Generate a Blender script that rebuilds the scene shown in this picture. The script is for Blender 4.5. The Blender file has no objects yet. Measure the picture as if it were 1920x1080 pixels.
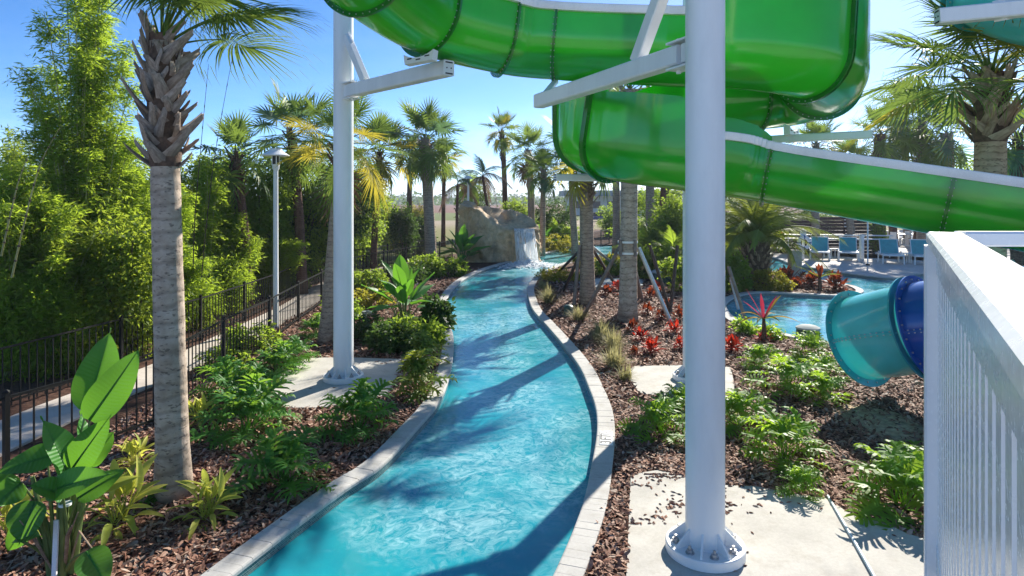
import bpy, math, random
import numpy as np
from mathutils import Vector, Matrix, noise

# ---------------------------------------------------------------- camera, sky, sun, exposure
SC = bpy.context.scene
COL = SC.collection
CAM_H, FPX, HOR = 3.75, 1200.0, 372.0          # eye height, focal length in photo pixels, horizon row
SUN_AZ, SUN_EL = math.radians(29.5), math.radians(30.5)

cam_d = bpy.data.cameras.new('camera')
cam_d.sensor_width = 36.0
cam_d.lens = 36.0 * FPX / 1920.0
cam_d.shift_y = -(540.0 - HOR) / 1920.0
cam_d.clip_start, cam_d.clip_end = 0.05, 20000
cam = bpy.data.objects.new('camera', cam_d)
cam.location = (0, 0, CAM_H)
cam.rotation_euler = (math.radians(90), 0, 0)
COL.objects.link(cam)
SC.camera = cam

W = bpy.data.worlds.new('World')
SC.world = W
W.use_nodes = True
nt = W.node_tree
for n in list(nt.nodes): nt.nodes.remove(n)
_o = nt.nodes.new('ShaderNodeOutputWorld')
_b = nt.nodes.new('ShaderNodeBackground')
_s = nt.nodes.new('ShaderNodeTexSky')
_s.sky_type = 'NISHITA'
_s.sun_disc = False
_s.sun_elevation = SUN_EL
_s.sun_rotation = SUN_AZ
_s.altitude = 2500
_s.air_density, _s.dust_density, _s.ozone_density = 0.70, 1.5, 3.4
_b.inputs['Strength'].default_value = 0.105
# thin bright clouds low over the horizon, a property of the sky itself
_tc = nt.nodes.new('ShaderNodeTexCoord')
_mp = nt.nodes.new('ShaderNodeMapping'); _mp.inputs['Scale'].default_value = (2.0, 2.0, 9.0)
_nz = nt.nodes.new('ShaderNodeTexNoise'); _nz.inputs['Scale'].default_value = 1.6; _nz.inputs['Detail'].default_value = 7; _nz.inputs['Roughness'].default_value = 0.62
_rp = nt.nodes.new('ShaderNodeValToRGB'); _rp.color_ramp.elements[0].position = 0.47; _rp.color_ramp.elements[1].position = 0.68
_sp = nt.nodes.new('ShaderNodeSeparateXYZ')
_mr = nt.nodes.new('ShaderNodeMapRange'); _mr.inputs[1].default_value = 0.02; _mr.inputs[2].default_value = 0.15; _mr.inputs[3].default_value = 0.35; _mr.inputs[4].default_value = 0.03
_mu = nt.nodes.new('ShaderNodeMath'); _mu.operation = 'MULTIPLY'
_mx = nt.nodes.new('ShaderNodeMixRGB'); _mx.inputs[2].default_value = (6.4, 6.9, 7.4, 1)
L = nt.links.new
L(_tc.outputs['Generated'], _mp.inputs['Vector']); L(_mp.outputs[0], _nz.inputs['Vector']); L(_nz.outputs[0], _rp.inputs[0])
L(_tc.outputs['Generated'], _sp.inputs[0]); L(_sp.outputs['Z'], _mr.inputs[0]); L(_rp.outputs[0], _mu.inputs[0]); L(_mr.outputs[0], _mu.inputs[1])
L(_mu.outputs[0], _mx.inputs[0])
_hs = nt.nodes.new('ShaderNodeHueSaturation'); _hs.inputs['Saturation'].default_value = 1.2
L(_s.outputs[0], _hs.inputs['Color']); L(_hs.outputs[0], _mx.inputs[1]); L(_mx.outputs[0], _b.inputs['Color']); L(_b.outputs[0], _o.inputs['Surface'])

sun_d = bpy.data.lights.new('sun', 'SUN')
sun_d.energy = 4.8
sun_d.angle = math.radians(0.5)
sun_d.color = (1.0, 0.93, 0.82)
sun = bpy.data.objects.new('sun', sun_d)
SUN_DIR = Vector((math.sin(SUN_AZ) * math.cos(SUN_EL), math.cos(SUN_AZ) * math.cos(SUN_EL), math.sin(SUN_EL)))
sun.rotation_euler = SUN_DIR.to_track_quat('Z', 'Y').to_euler()
sun.location = SUN_DIR * 60
COL.objects.link(sun)

SC.render.engine = 'CYCLES'
SC.view_settings.view_transform = 'Standard'
SC.view_settings.look = 'None'
SC.view_settings.gamma = 1.0
SC.view_settings.use_curve_mapping = False
SC.view_settings.exposure = 1.12
SC.cycles.max_bounces = 10
SC.cycles.transparent_max_bounces = 12
SC.cycles.transmission_bounces = 6
SC.cycles.caustics_reflective = False
SC.cycles.caustics_refractive = False
SC.cycles.sample_clamp_indirect = 6.0
SC.cycles.use_denoising = True

# ---------------------------------------------------------------- helpers
RND = random.Random(7)
def G(px, py, z=0.0):
    """point at height z seen at a photo pixel"""
    Y = (CAM_H - z) * FPX / (py - HOR)
    return Vector(((px - 960.0) / FPX * Y, Y, z))
def A(px, py, Y):
    return Vector(((px - 960.0) / FPX * Y, Y, CAM_H + (HOR - py) / FPX * Y))

class MB:
    def __init__(s): s.v = []; s.f = []
    def add(s, vs, fs):
        o = len(s.v); s.v += [tuple(v) for v in vs]; s.f += [tuple(i + o for i in f) for f in fs]
        return s
    def box(s, c, d, M=None):
        x, y, z = d[0] / 2, d[1] / 2, d[2] / 2
        vs = [Vector((a * x, b * y, e * z)) for a in (-1, 1) for b in (-1, 1) for e in (-1, 1)]
        if M is not None: vs = [M @ v for v in vs]
        vs = [v + Vector(c) for v in vs]
        return s.add(vs, [(0, 1, 3, 2), (4, 6, 7, 5), (0, 4, 5, 1), (2, 3, 7, 6), (0, 2, 6, 4), (1, 5, 7, 3)])
    def beam(s, a, b, w, h, up=Vector((0, 0, 1)), ch=0.0):
        """rectangular bar from a to b, w across, h along up; ch chamfers its long edges"""
        a, b = Vector(a), Vector(b); t = (b - a).normalized()
        sd = t.cross(up)
        if sd.length < 1e-4: sd = t.cross(Vector((1, 0, 0)))
        sd.normalize(); u = sd.cross(t).normalized()
        x, y = w / 2, h / 2
        if ch > 0: pr = [(-x + ch, -y), (x - ch, -y), (x, -y + ch), (x, y - ch), (x - ch, y), (-x + ch, y), (-x, y - ch), (-x, -y + ch)]
        else: pr = [(-x, -y), (x, -y), (x, y), (-x, y)]
        n = len(pr)
        vs = [a + sd * p + u * q for p, q in pr] + [b + sd * p + u * q for p, q in pr]
        fs = [(i, (i + 1) % n, n + (i + 1) % n, n + i) for i in range(n)] + [tuple(range(n - 1, -1, -1)), tuple(range(n, 2 * n))]
        return s.add(vs, fs)
    def tube(s, pts, rad, n=8, cap=True):
        pts = [Vector(p) for p in pts]
        if not isinstance(rad, (list, tuple)): rad = [rad] * len(pts)
        rings = []; ref = None
        for i, p in enumerate(pts):
            t = (pts[min(i + 1, len(pts) - 1)] - pts[max(i - 1, 0)]).normalized()
            if ref is None:
                ref = Vector((1, 0, 0)) if abs(t.x) < 0.9 else Vector((0, 1, 0))
            u = (ref - t * ref.dot(t)).normalized(); w = t.cross(u); ref = u
            rings.append([p + (u * math.cos(a) + w * math.sin(a)) * rad[i] for a in (2 * math.pi * k / n for k in range(n))])
        vs = [v for r in rings for v in r]
        fs = [(i * n + k, i * n + (k + 1) % n, (i + 1) * n + (k + 1) % n, (i + 1) * n + k) for i in range(len(pts) - 1) for k in range(n)]
        if cap: fs += [tuple(range(n - 1, -1, -1)), tuple(range((len(pts) - 1) * n, len(pts) * n))]
        return s.add(vs, fs)
    def lathe(s, prof, n=24, c=(0, 0, 0)):
        c = Vector(c)
        vs = [c + Vector((r * math.cos(2 * math.pi * k / n), r * math.sin(2 * math.pi * k / n), z)) for r, z in prof for k in range(n)]
        m = len(prof)
        fs = [(i * n + k, i * n + (k + 1) % n, (i + 1) * n + (k + 1) % n, (i + 1) * n + k) for i in range(m - 1) for k in range(n)]
        fs += [tuple(range(n - 1, -1, -1)), tuple(range((m - 1) * n, m * n))]
        return s.add(vs, fs)
    def prism(s, poly, z0, z1):
        n = len(poly)
        vs = [(p[0], p[1], z0) for p in poly] + [(p[0], p[1], z1) for p in poly]
        fs = [(i, (i + 1) % n, n + (i + 1) % n, n + i) for i in range(n)] + [tuple(range(n - 1, -1, -1)), tuple(range(n, 2 * n))]
        return s.add(vs, fs)
    def mesh(s, name, m=None, smooth=True, angle=0.7):
        me = bpy.data.meshes.new(name)
        me.from_pydata(s.v, [], s.f)
        if m: me.materials.append(m)
        if smooth:
            me.polygons.foreach_set('use_smooth', [True] * len(me.polygons))
            if angle: me.set_sharp_from_angle(angle=angle)
        me.update()
        return me

def np_mesh(name, V, nper, m=None, quads=None, smooth=False):
    """V: (N*nper,3) verts; every island has nper verts and the faces listed in quads (index tuples, same size)"""
    N = len(V) // nper
    q = np.array(quads, dtype=np.int32); k = q.shape[1]; nf = q.shape[0]
    idx = (np.arange(N, dtype=np.int32)[:, None, None] * nper + q[None]).reshape(-1)
    me = bpy.data.meshes.new(name)
    me.vertices.add(len(V)); me.vertices.foreach_set('co', np.asarray(V, dtype=np.float32).reshape(-1))
    me.loops.add(len(idx)); me.loops.foreach_set('vertex_index', idx)
    me.polygons.add(N * nf)
    me.polygons.foreach_set('loop_start', np.arange(0, N * nf * k, k, dtype=np.int32))
    me.polygons.foreach_set('loop_total', np.full(N * nf, k, dtype=np.int32))
    if smooth: me.polygons.foreach_set('use_smooth', np.ones(N * nf, dtype=bool))
    if m: me.materials.append(m)
    me.update(calc_edges=True); me.validate()
    return me

def link(name, data, parent=None, mw=None):
    o = bpy.data.objects.new(name, data); COL.objects.link(o)
    if mw is not None: o.matrix_basis = mw
    if parent is not None:
        o.parent = parent
    return o
def thing(name, label, cat, loc=(0, 0, 0), group=None, rz=0, sc=1):
    o = bpy.data.objects.new(name, None); COL.objects.link(o)
    o.empty_display_size = 0.2
    o.location = loc; o.rotation_euler = (0, 0, rz); o.scale = (sc, sc, sc)
    o['label'] = label; o['category'] = cat
    if group: o['group'] = group
    return o
def wpart(name, mb, m, parent, smooth=True, angle=0.7, root=None):
    """part whose mesh is written in world coordinates, under an unrotated thing (or a part of it)"""
    me = mb.mesh(name, m, smooth, angle) if isinstance(mb, MB) else mb
    o = bpy.data.objects.new(name, me); COL.objects.link(o)
    o.parent = parent
    r = root or parent
    if r.type == 'EMPTY' and r is parent: o.matrix_parent_inverse = Matrix.Translation(-r.location)
    return o
def lpart(name, mb, m, parent, mw=None, smooth=True, angle=0.7):
    me = mb.mesh(name, m, smooth, angle) if isinstance(mb, MB) else mb
    return link(name, me, parent, mw)
def tag(o, label, cat, group=None, kind=None):
    if label: o['label'] = label
    if cat: o['category'] = cat
    if group: o['group'] = group
    if kind: o['kind'] = kind
    return o
def struct(name, data, label=None):
    o = link(name, data); o['kind'] = 'structure'
    if label: o['label'] = label
    return o
KIDS = {}
def copy_tree(o, parent=None):
    c = o.copy(); COL.objects.link(c)
    if parent is not None:
        c.parent = parent; c.matrix_parent_inverse = o.matrix_parent_inverse.copy()
    for ch in o.children: copy_tree(ch, c)
    return c

def catmull(P, step=None, per=8, closed=False):
    P = [Vector(p) for p in P]; out = []
    n = len(P)
    for i in range(n - (0 if closed else 1)):
        if closed: p0, p1, p2, p3 = P[(i - 1) % n], P[i], P[(i + 1) % n], P[(i + 2) % n]
        else: p0, p1, p2, p3 = P[max(i - 1, 0)], P[i], P[i + 1], P[min(i + 2, n - 1)]
        k = per if step is None else max(2, int((p2 - p1).length / step))
        for j in range(k):
            t = j / k
            out.append(0.5 * ((2 * p1) + (p2 - p0) * t + (2 * p0 - 5 * p1 + 4 * p2 - p3) * t * t + (3 * p1 - p0 - 3 * p2 + p3) * t ** 3))
    if not closed: out.append(P[-1])
    return out
def resample(P, d):
    out = [P[0].copy()]; acc = 0.0
    for a, b in zip(P, P[1:]):
        l = (b - a).length
        while l > 1e-9 and acc + l >= d:
            t = (d - acc) / l; a = a.lerp(b, t); out.append(a.copy()); l = (b - a).length; acc = 0.0
        acc += l
    return out
def inside(poly, X, Y):
    """vectorised point-in-polygon"""
    c = np.zeros(len(X), dtype=bool); n = len(poly)
    for i in range(n):
        x1, y1 = poly[i][0], poly[i][1]; x2, y2 = poly[i - 1][0], poly[i - 1][1]
        if y1 == y2: continue
        t = ((y1 > Y) != (y2 > Y)) & (X < (x2 - x1) * (Y - y1) / (y2 - y1) + x1)
        c ^= t
    return c
def fill2d(name, loops, z, m):
    """flat sheet with holes out of closed outlines (even-odd)"""
    cu = bpy.data.curves.new(name, 'CURVE'); cu.dimensions = '2D'; cu.fill_mode = 'BOTH'
    for lp in loops:
        sp = cu.splines.new('POLY'); sp.points.add(len(lp) - 1)
        for p, q in zip(sp.points, lp): p.co = (q[0], q[1], 0, 1)
        sp.use_cyclic_u = True
    o = bpy.data.objects.new(name, cu); COL.objects.link(o)
    bpy.context.view_layer.update()
    dg = bpy.context.evaluated_depsgraph_get()
    me = bpy.data.meshes.new_from_object(o.evaluated_get(dg))
    bpy.data.objects.remove(o); bpy.data.curves.remove(cu)
    me.name = name
    n = len(me.vertices)
    co = np.zeros(n * 3, dtype=np.float32); me.vertices.foreach_get('co', co); co[2::3] = z; me.vertices.foreach_set('co', co)
    nm = np.zeros(len(me.polygons) * 3, dtype=np.float32); me.polygons.foreach_get('normal', nm)
    if nm[2::3].sum() < 0: me.flip_normals()
    me.materials.clear(); me.materials.append(m); me.update()
    return me

# ---------------------------------------------------------------- materials
class NT:
    def __init__(s, name):
        s.m = bpy.data.materials.new(name); s.m.use_nodes = True; s.t = s.m.node_tree
        s.p = s.t.nodes['Principled BSDF']; s.out = s.t.nodes['Material Output']
    def n(s, kind, **kw):
        nd = s.t.nodes.new('ShaderNode' + kind)
        for k, v in kw.items():
            if k in nd.inputs: nd.inputs[k].default_value = v
            else: setattr(nd, k, v)
        return nd
    def l(s, a, b): s.t.links.new(a, b)
    def noise(s, scale, detail=4, rough=0.55, coord='Object', vec=None, stretch=None):
        nz = s.n('TexNoise', Scale=scale, Detail=detail, Roughness=rough)
        if vec is None:
            tc = s.n('TexCoord'); vec = tc.outputs[coord]
        if stretch:
            mp = s.n('Mapping'); mp.inputs['Scale'].default_value = stretch; s.l(vec, mp.inputs['Vector']); vec = mp.outputs[0]
        s.l(vec, nz.inputs['Vector'])
        return nz.outputs[0]
    def ramp(s, fac, stops):
        r = s.n('ValToRGB'); e = r.color_ramp.elements
        while len(e) < len(stops): e.new(0.5)
        for x, (p, c) in zip(e, stops): x.position = p; x.color = (*c, 1) if len(c) == 3 else c
        s.l(fac, r.inputs[0]); return r.outputs[0]
    def bump(s, h, strength=0.3, dist=0.02):
        b = s.n('Bump', Strength=strength, Distance=dist); s.l(h, b.inputs['Height']); s.l(b.outputs[0], s.p.inputs['Normal'])
        return b.outputs[0]
    def mixc(s, f, a, b, mode='MIX'):
        m = s.n('MixRGB'); m.blend_type = mode
        for i, x in ((0, f), (1, a), (2, b)):
            if isinstance(x, (tuple, list)): m.inputs[i].default_value = (*x, 1)
            elif isinstance(x, (int, float)): m.inputs[i].default_value = x
            else: s.l(x, m.inputs[i])
        return m.outputs[0]

def mat_simple(name, c, rough=0.5, metal=0.0, spec=0.5, var=0.12, scale=6, bump=0.0, bscale=60, coat=0.0):
    k = NT(name); f = k.noise(scale)
    a = tuple(max(0, x * (1 - var)) for x in c); b = tuple(min(1, x * (1 + var)) for x in c)
    k.l(k.ramp(f, [(0.3, a), (0.7, b)]), k.p.inputs['Base Color'])
    k.p.inputs['Roughness'].default_value = rough; k.p.inputs['Metallic'].default_value = metal
    k.p.inputs['Specular IOR Level'].default_value = spec
    if coat: k.p.inputs['Coat Weight'].default_value = coat; k.p.inputs['Coat Roughness'].default_value = 0.06
    if bump: k.bump(k.noise(bscale, 5), bump, 0.01)
    return k.m

def mat_leaf(name, c1, c2, trans=0.4, rough=0.42, tc=None, spec=0.2, veins=0):
    rough = max(rough, 0.36) + 0.12
    k = NT(name)
    g = k.n('NewGeometry'); oi = k.n('ObjectInfo')
    ad = k.n('Math', operation='ADD'); k.l(g.outputs['Random Per Island'], ad.inputs[0]); k.l(oi.outputs['Random'], ad.inputs[1])
    hf = k.n('Math', operation='MULTIPLY'); k.l(ad.outputs[0], hf.inputs[0]); hf.inputs[1].default_value = 0.5
    col = k.ramp(hf.outputs[0], [(0.15, c1), (0.85, c2)])
    k.l(col, k.p.inputs['Base Color']); k.p.inputs['Roughness'].default_value = rough
    k.p.inputs['Specular IOR Level'].default_value = spec
    if veins:
        uv = k.n('TexCoord'); sp = k.n('SeparateXYZ'); k.l(uv.outputs['UV'], sp.inputs[0])
        ab = k.n('Math', operation='ABSOLUTE'); k.l(sp.outputs['Y'], ab.inputs[0])
        sb = k.n('Math', operation='MULTIPLY_ADD'); k.l(ab.outputs[0], sb.inputs[0]); sb.inputs[1].default_value = -0.30; k.l(sp.outputs['X'], sb.inputs[2])
        si = k.n('Math', operation='MULTIPLY'); k.l(sb.outputs[0], si.inputs[0]); si.inputs[1].default_value = veins
        sn = k.n('Math', operation='SINE'); k.l(si.outputs[0], sn.inputs[0])
        k.bump(sn.outputs[0], 0.35, 0.006)
    tr = k.n('BsdfTranslucent'); mx = k.n('MixShader'); mx.inputs[0].default_value = trans
    t = tc or tuple(min(1, x * 2.1) for x in c2)
    k.l(k.mixc(0.75, col, t), tr.inputs['Color'])
    k.l(k.p.outputs[0], mx.inputs[1]); k.l(tr.outputs[0], mx.inputs[2]); k.l(mx.outputs[0], k.out.inputs['Surface'])
    return k.m
# ---------------------------------------------------------------- the palette
def mat_mulch():
    k = NT('mulch_soil'); f = k.noise(9, 8, 0.7); g = k.noise(1.3, 3)
    c = k.ramp(f, [(0.3, (0.028, 0.014, 0.010)), (0.5, (0.085, 0.042, 0.028)), (0.72, (0.20, 0.11, 0.075))])
    k.l(k.mixc(k.ramp(g, [(0.45, (0, 0, 0)), (0.7, (0.35, 0.35, 0.35))]), c, (0.16, 0.11, 0.075)), k.p.inputs['Base Color'])
    k.p.inputs['Roughness'].default_value = 0.95; k.p.inputs['Specular IOR Level'].default_value = 0.15
    k.bump(k.noise(38, 8, 0.75), 0.9, 0.03); return k.m
def mat_chips():
    k = NT('bark_chips'); g = k.n('NewGeometry')
    c = k.ramp(g.outputs['Random Per Island'], [(0.0, (0.09, 0.036, 0.024)), (0.3, (0.26, 0.115, 0.07)), (0.62, (0.38, 0.20, 0.135)), (0.85, (0.44, 0.29, 0.215)), (1.0, (0.46, 0.36, 0.29))])
    f = k.noise(45, 4)
    k.l(k.mixc(0.5, c, k.ramp(f, [(0.35, (0.45, 0.45, 0.45)), (0.65, (1, 1, 1))]), 'MULTIPLY'), k.p.inputs['Base Color'])
    k.p.inputs['Roughness'].default_value = 0.75; k.p.inputs['Specular IOR Level'].default_value = 0.25; return k.m
def mat_concrete(name, c, joint=None):
    k = NT(name); f = k.noise(1.6, 8, 0.6); g = k.noise(30, 6, 0.7)
    st = k.noise(3.1, 8, 0.72)
    a = k.mixc(k.ramp(st, [(0.52, (0, 0, 0)), (0.72, (0.55, 0.55, 0.55))]), k.ramp(f, [(0.3, tuple(x * 0.78 for x in c)), (0.62, c), (0.8, tuple(min(1, x * 1.1) for x in c))]), tuple(x * y for x, y in zip(c, (0.62, 0.57, 0.50))))
    b = k.mixc(0.25, a, k.ramp(g, [(0.35, (0.5, 0.48, 0.45)), (0.65, (1, 1, 1))]), 'MULTIPLY')
    k.l(b, k.p.inputs['Base Color']); k.p.inputs['Roughness'].default_value = 0.85
    k.p.inputs['Specular IOR Level'].default_value = 0.25
    k.bump(g, 0.25, 0.006); return k.m
def mat_white_paint(name, c=(0.74, 0.76, 0.77), rough=0.32):
    k = NT(name); f = k.noise(2.2, 6, 0.65, stretch=(1, 1, 0.25)); g = k.noise(60, 3)
    k.l(k.ramp(f, [(0.25, tuple(x * 0.86 for x in c)), (0.55, c), (0.8, tuple(min(1, x * 1.04) for x in c))]), k.p.inputs['Base Color'])
    k.l(k.ramp(g, [(0.3, (rough * 0.8,) * 3), (0.7, (rough * 1.35,) * 3)]), k.p.inputs['Roughness'])
    k.p.inputs['Specular IOR Level'].default_value = 0.45
    k.bump(k.noise(3.5, 3), 0.06, 0.02); return k.m
def mat_frp(name, c, tc, trans=0.45, rough=0.16):
    """gel-coated fibreglass: glossy, the sun glows through it"""
    k = NT(name); f = k.noise(0.9, 5, 0.6); g = k.noise(220, 2)
    a = k.ramp(f, [(0.3, tuple(x * 0.8 for x in c)), (0.7, tuple(min(1, x * 1.15) for x in c))])
    k.l(a, k.p.inputs['Base Color'])
    k.l(k.ramp(k.noise(1.7, 5), [(0.3, (rough * 0.6,) * 3), (0.75, (rough * 1.7,) * 3)]), k.p.inputs['Roughness'])
    k.p.inputs['Coat Weight'].default_value = 0.5; k.p.inputs['Coat Roughness'].default_value = 0.12
    b1 = k.n('Bump', Strength=0.10, Distance=0.05); k.l(k.noise(2.3, 3), b1.inputs['Height'])
    b2 = k.n('Bump', Strength=0.05, Distance=0.003); k.l(g, b2.inputs['Height']); k.l(b1.outputs[0], b2.inputs['Normal'])
    k.l(b2.outputs[0], k.p.inputs['Normal'])
    tr = k.n('BsdfTranslucent'); tr.inputs['Color'].default_value = (*tc, 1)
    mx = k.n('MixShader'); mx.inputs[0].default_value = trans
    k.l(k.p.outputs[0], mx.inputs[1]); k.l(tr.outputs[0], mx.inputs[2]); k.l(mx.outputs[0], k.out.inputs['Surface']); return k.m
def mat_water(name, tint, foam=0.5, bscale=1.0):
    k = NT(name); tcn = k.n('TexCoord'); v = tcn.outputs['Object']
    dist = k.n('TexNoise', Scale=0.55, Detail=3); k.l(v, dist.inputs['Vector'])
    ad = k.n('MixRGB'); ad.blend_type = 'ADD'; ad.inputs[0].default_value = 1.3; k.l(v, ad.inputs[1]); k.l(dist.outputs['Color'], ad.inputs[2])
    w1 = k.n('TexNoise', Scale=3.2 * bscale, Detail=5, Roughness=0.6); k.l(ad.outputs[0], w1.inputs['Vector'])
    w2 = k.n('TexNoise', Scale=17 * bscale, Detail=3, Roughness=0.55); k.l(ad.outputs[0], w2.inputs['Vector'])
    p0 = k.n('TexNoise', Scale=0.9, Detail=5, Roughness=0.6); k.l(ad.outputs[0], p0.inputs['Vector']); p0 = p0.outputs[0]
    b1 = k.n('Bump', Strength=0.09, Distance=0.08); k.l(w1.outputs[0], b1.inputs['Height'])
    b2 = k.n('Bump', Strength=0.12, Distance=0.02); k.l(w2.outputs[0], b2.inputs['Height']); k.l(b1.outputs[0], b2.inputs['Normal'])
    tr = k.n('BsdfTransparent'); tr.inputs['Color'].default_value = (*tint, 1)
    gl = k.n('BsdfGlossy', Roughness=0.03); gl.inputs['Color'].default_value = (1, 1, 1, 1); k.l(b2.outputs[0], gl.inputs['Normal'])
    body = k.n('BsdfDiffuse'); k.l(k.ramp(p0, [(0.32, (0.002, 0.36, 0.48)), (0.62, (0.006, 0.52, 0.62)), (0.8, (0.03, 0.64, 0.70))]), body.inputs['Color']); k.l(b2.outputs[0], body.inputs['Normal'])
    m0 = k.n('MixShader'); m0.inputs[0].default_value = 0.52; k.l(tr.outputs[0], m0.inputs[1]); k.l(body.outputs[0], m0.inputs[2]); tr = m0
    fr = k.n('Fresnel', IOR=1.25); k.l(b2.outputs[0], fr.inputs['Normal'])
    m1 = k.n('MixShader'); k.l(fr.outputs[0], m1.inputs[0]); k.l(tr.outputs[0], m1.inputs[1]); k.l(gl.outputs[0], m1.inputs[2])
    # milky streaks for churned bubbles and, painted in, the caustics of sunlit water
    p1 = k.n('TexNoise', Scale=0.62, Detail=4, Roughness=0.6); k.l(ad.outputs[0], p1.inputs['Vector'])
    p2 = k.n('TexNoise', Scale=6.5, Detail=7, Roughness=0.72, Distortion=1.2); k.l(ad.outputs[0], p2.inputs['Vector'])
    r1 = k.ramp(p1.outputs[0], [(0.40, (0, 0, 0)), (0.60, (1, 1, 1))]); r2 = k.ramp(p2.outputs[0], [(0.40, (0, 0, 0)), (0.72, (1, 1, 1))])
    fm = k.mixc(1.0, r1, r2, 'MULTIPLY')
    fa = k.n('Math', operation='MULTIPLY_ADD'); k.l(fm, fa.inputs[0]); fa.inputs[1].default_value = foam; fa.inputs[2].default_value = 0.015
    df = k.n('BsdfDiffuse'); df.inputs['Color'].default_value = (0.66, 0.90, 0.94, 1); k.l(b2.outputs[0], df.inputs['Normal'])
    m2 = k.n('MixShader'); k.l(fa.outputs[0], m2.inputs[0]); k.l(m1.outputs[0], m2.inputs[1]); k.l(df.outputs[0], m2.inputs[2])
    k.t.nodes.remove(k.p); k.l(m2.outputs[0], k.out.inputs['Surface']); return k.m
def mat_plaster(name, a, b):
    """pool plaster mottled paler and deeper by two sizes of noise"""
    k = NT(name); f = k.noise(0.8, 6, 0.6); g = k.noise(7, 5, 0.65)
    k.l(k.mixc(0.3, k.ramp(f, [(0.35, a), (0.68, b)]), k.ramp(g, [(0.35, (0.7, 0.8, 0.85)), (0.65, (1, 1, 1))]), 'MULTIPLY'), k.p.inputs['Base Color'])
    k.p.inputs['Roughness'].default_value = 0.8; return k.m
def mat_mosaic():
    k = NT('mosaic_tile'); uv = k.n('TexCoord'); br = k.n('TexBrick', Scale=1.0)
    br.inputs['Color1'].default_value = (0.03, 0.10, 0.10, 1); br.inputs['Color2'].default_value = (0.16, 0.22, 0.20, 1); br.inputs['Mortar'].default_value = (0.30, 0.34, 0.33, 1)
    br.inputs['Mortar Size'].default_value = 0.06; br.inputs['Brick Width'].default_value = 1.0; br.inputs['Row Height'].default_value = 0.5
    mp = k.n('Mapping'); mp.inputs['Scale'].default_value = (28, 22, 1); k.l(uv.outputs['UV'], mp.inputs['Vector']); k.l(mp.outputs[0], br.inputs['Vector'])
    k.l(br.outputs[0], k.p.inputs['Base Color']); k.p.inputs['Roughness'].default_value = 0.2; return k.m
def mat_trunk(name, c1, c2, c3, ring=9, contrast=0.5):
    k = NT(name)
    tc = k.n('TexCoord'); v = tc.outputs['Object']
    wv = k.n('TexWave', Scale=ring, Distortion=5.0, Detail=3); wv.bands_direction = 'Z'; wv.inputs['Detail Scale'].default_value = 1.6; k.l(v, wv.inputs['Vector'])
    nz = k.noise(4, 7, 0.65, vec=v); bl = k.noise(13, 3, 0.5, vec=v, stretch=(1, 1, 2.6))
    c = k.ramp(nz, [(0.3, c1), (0.7, c2)])
    c = k.mixc(k.ramp(bl, [(0.57, (0, 0, 0)), (0.66, (0.75, 0.75, 0.75))]), c, c3)
    c = k.mixc(contrast, c, k.ramp(wv.outputs['Fac'], [(0.0, (0.35, 0.33, 0.31)), (0.35, (1, 1, 1))]), 'MULTIPLY')
    k.l(c, k.p.inputs['Base Color']); k.p.inputs['Roughness'].default_value = 0.9; k.p.inputs['Specular IOR Level'].default_value = 0.15
    b1 = k.n('Bump', Strength=0.5, Distance=0.015); k.l(wv.outputs['Fac'], b1.inputs['Height'])
    b2 = k.n('Bump', Strength=0.5, Distance=0.02); k.l(k.noise(22, 7, 0.7, vec=v, stretch=(1, 1, 0.5)), b2.inputs['Height']); k.l(b1.outputs[0], b2.inputs['Normal']); k.l(b2.outputs[0], k.p.inputs['Normal'])
    return k.m
def mat_rock():
    k = NT('waterfall_rock'); f = k.noise(0.9, 8, 0.62); g = k.noise(5, 8, 0.7); s = k.noise(1.2, 6, 0.6, stretch=(2.5, 2.5, 0.35))
    c = k.ramp(f, [(0.28, (0.36, 0.24, 0.13)), (0.45, (0.66, 0.46, 0.26)), (0.62, (0.78, 0.58, 0.35)), (0.8, (0.84, 0.70, 0.48))])
    c = k.mixc(k.ramp(s, [(0.5, (0, 0, 0)), (0.7, (0.6, 0.6, 0.6))]), c, (0.30, 0.29, 0.20))
    c = k.mixc(0.45, c, k.ramp(g, [(0.3, (0.4, 0.38, 0.35)), (0.62, (1, 1, 1))]), 'MULTIPLY')
    k.l(c, k.p.inputs['Base Color']); k.p.inputs['Roughness'].default_value = 0.8
    vo = k.n('TexVoronoi', Scale=1.1); vo.feature = 'DISTANCE_TO_EDGE'; k.l(k.mixc(0.35, k.n('TexCoord').outputs['Object'], k.noise(2.0, 5)), vo.inputs['Vector'])
    cr = k.ramp(vo.outputs['Distance'], [(0.0, (0, 0, 0)), (0.05, (1, 1, 1))]); hh = k.mixc(0.35, g, cr, 'MULTIPLY'); k.bump(hh, 0.8, 0.12); return k.m

M = {}
M['mulch'] = mat_mulch(); M['chips'] = mat_chips()
M['conc'] = mat_concrete('pad_concrete', (0.56, 0.54, 0.49)); M['path'] = mat_concrete('path_concrete', (0.62, 0.56, 0.49))
M['deck'] = mat_concrete('deck_concrete', (0.62, 0.58, 0.53)); M['coping'] = mat_concrete('coping_stone', (0.56, 0.55, 0.52))
M['white'] = mat_white_paint('white_steel', (0.82, 0.83, 0.82)); M['vinyl'] = mat_white_paint('white_vinyl', (0.86, 0.87, 0.87), 0.22)
M['lip'] = mat_white_paint('white_gelcoat', (0.86, 0.86, 0.86), 0.25)
M['green'] = mat_frp('green_fibreglass', (0.028, 0.45, 0.026), (0.16, 0.75, 0.01), 0.22, 0.17)
M['green_dk'] = mat_frp('green_flange', (0.010, 0.21, 0.014), (0.08, 0.45, 0.01), 0.2, 0.25)
M['aqua'] = mat_frp('aqua_fibreglass', (0.13, 0.72, 0.72), (0.1, 0.7, 0.7), 0.3)
M['aqua_dk'] = mat_frp('aqua_flange', (0.04, 0.45, 0.50), (0.1, 0.5, 0.55), 0.2)
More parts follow.
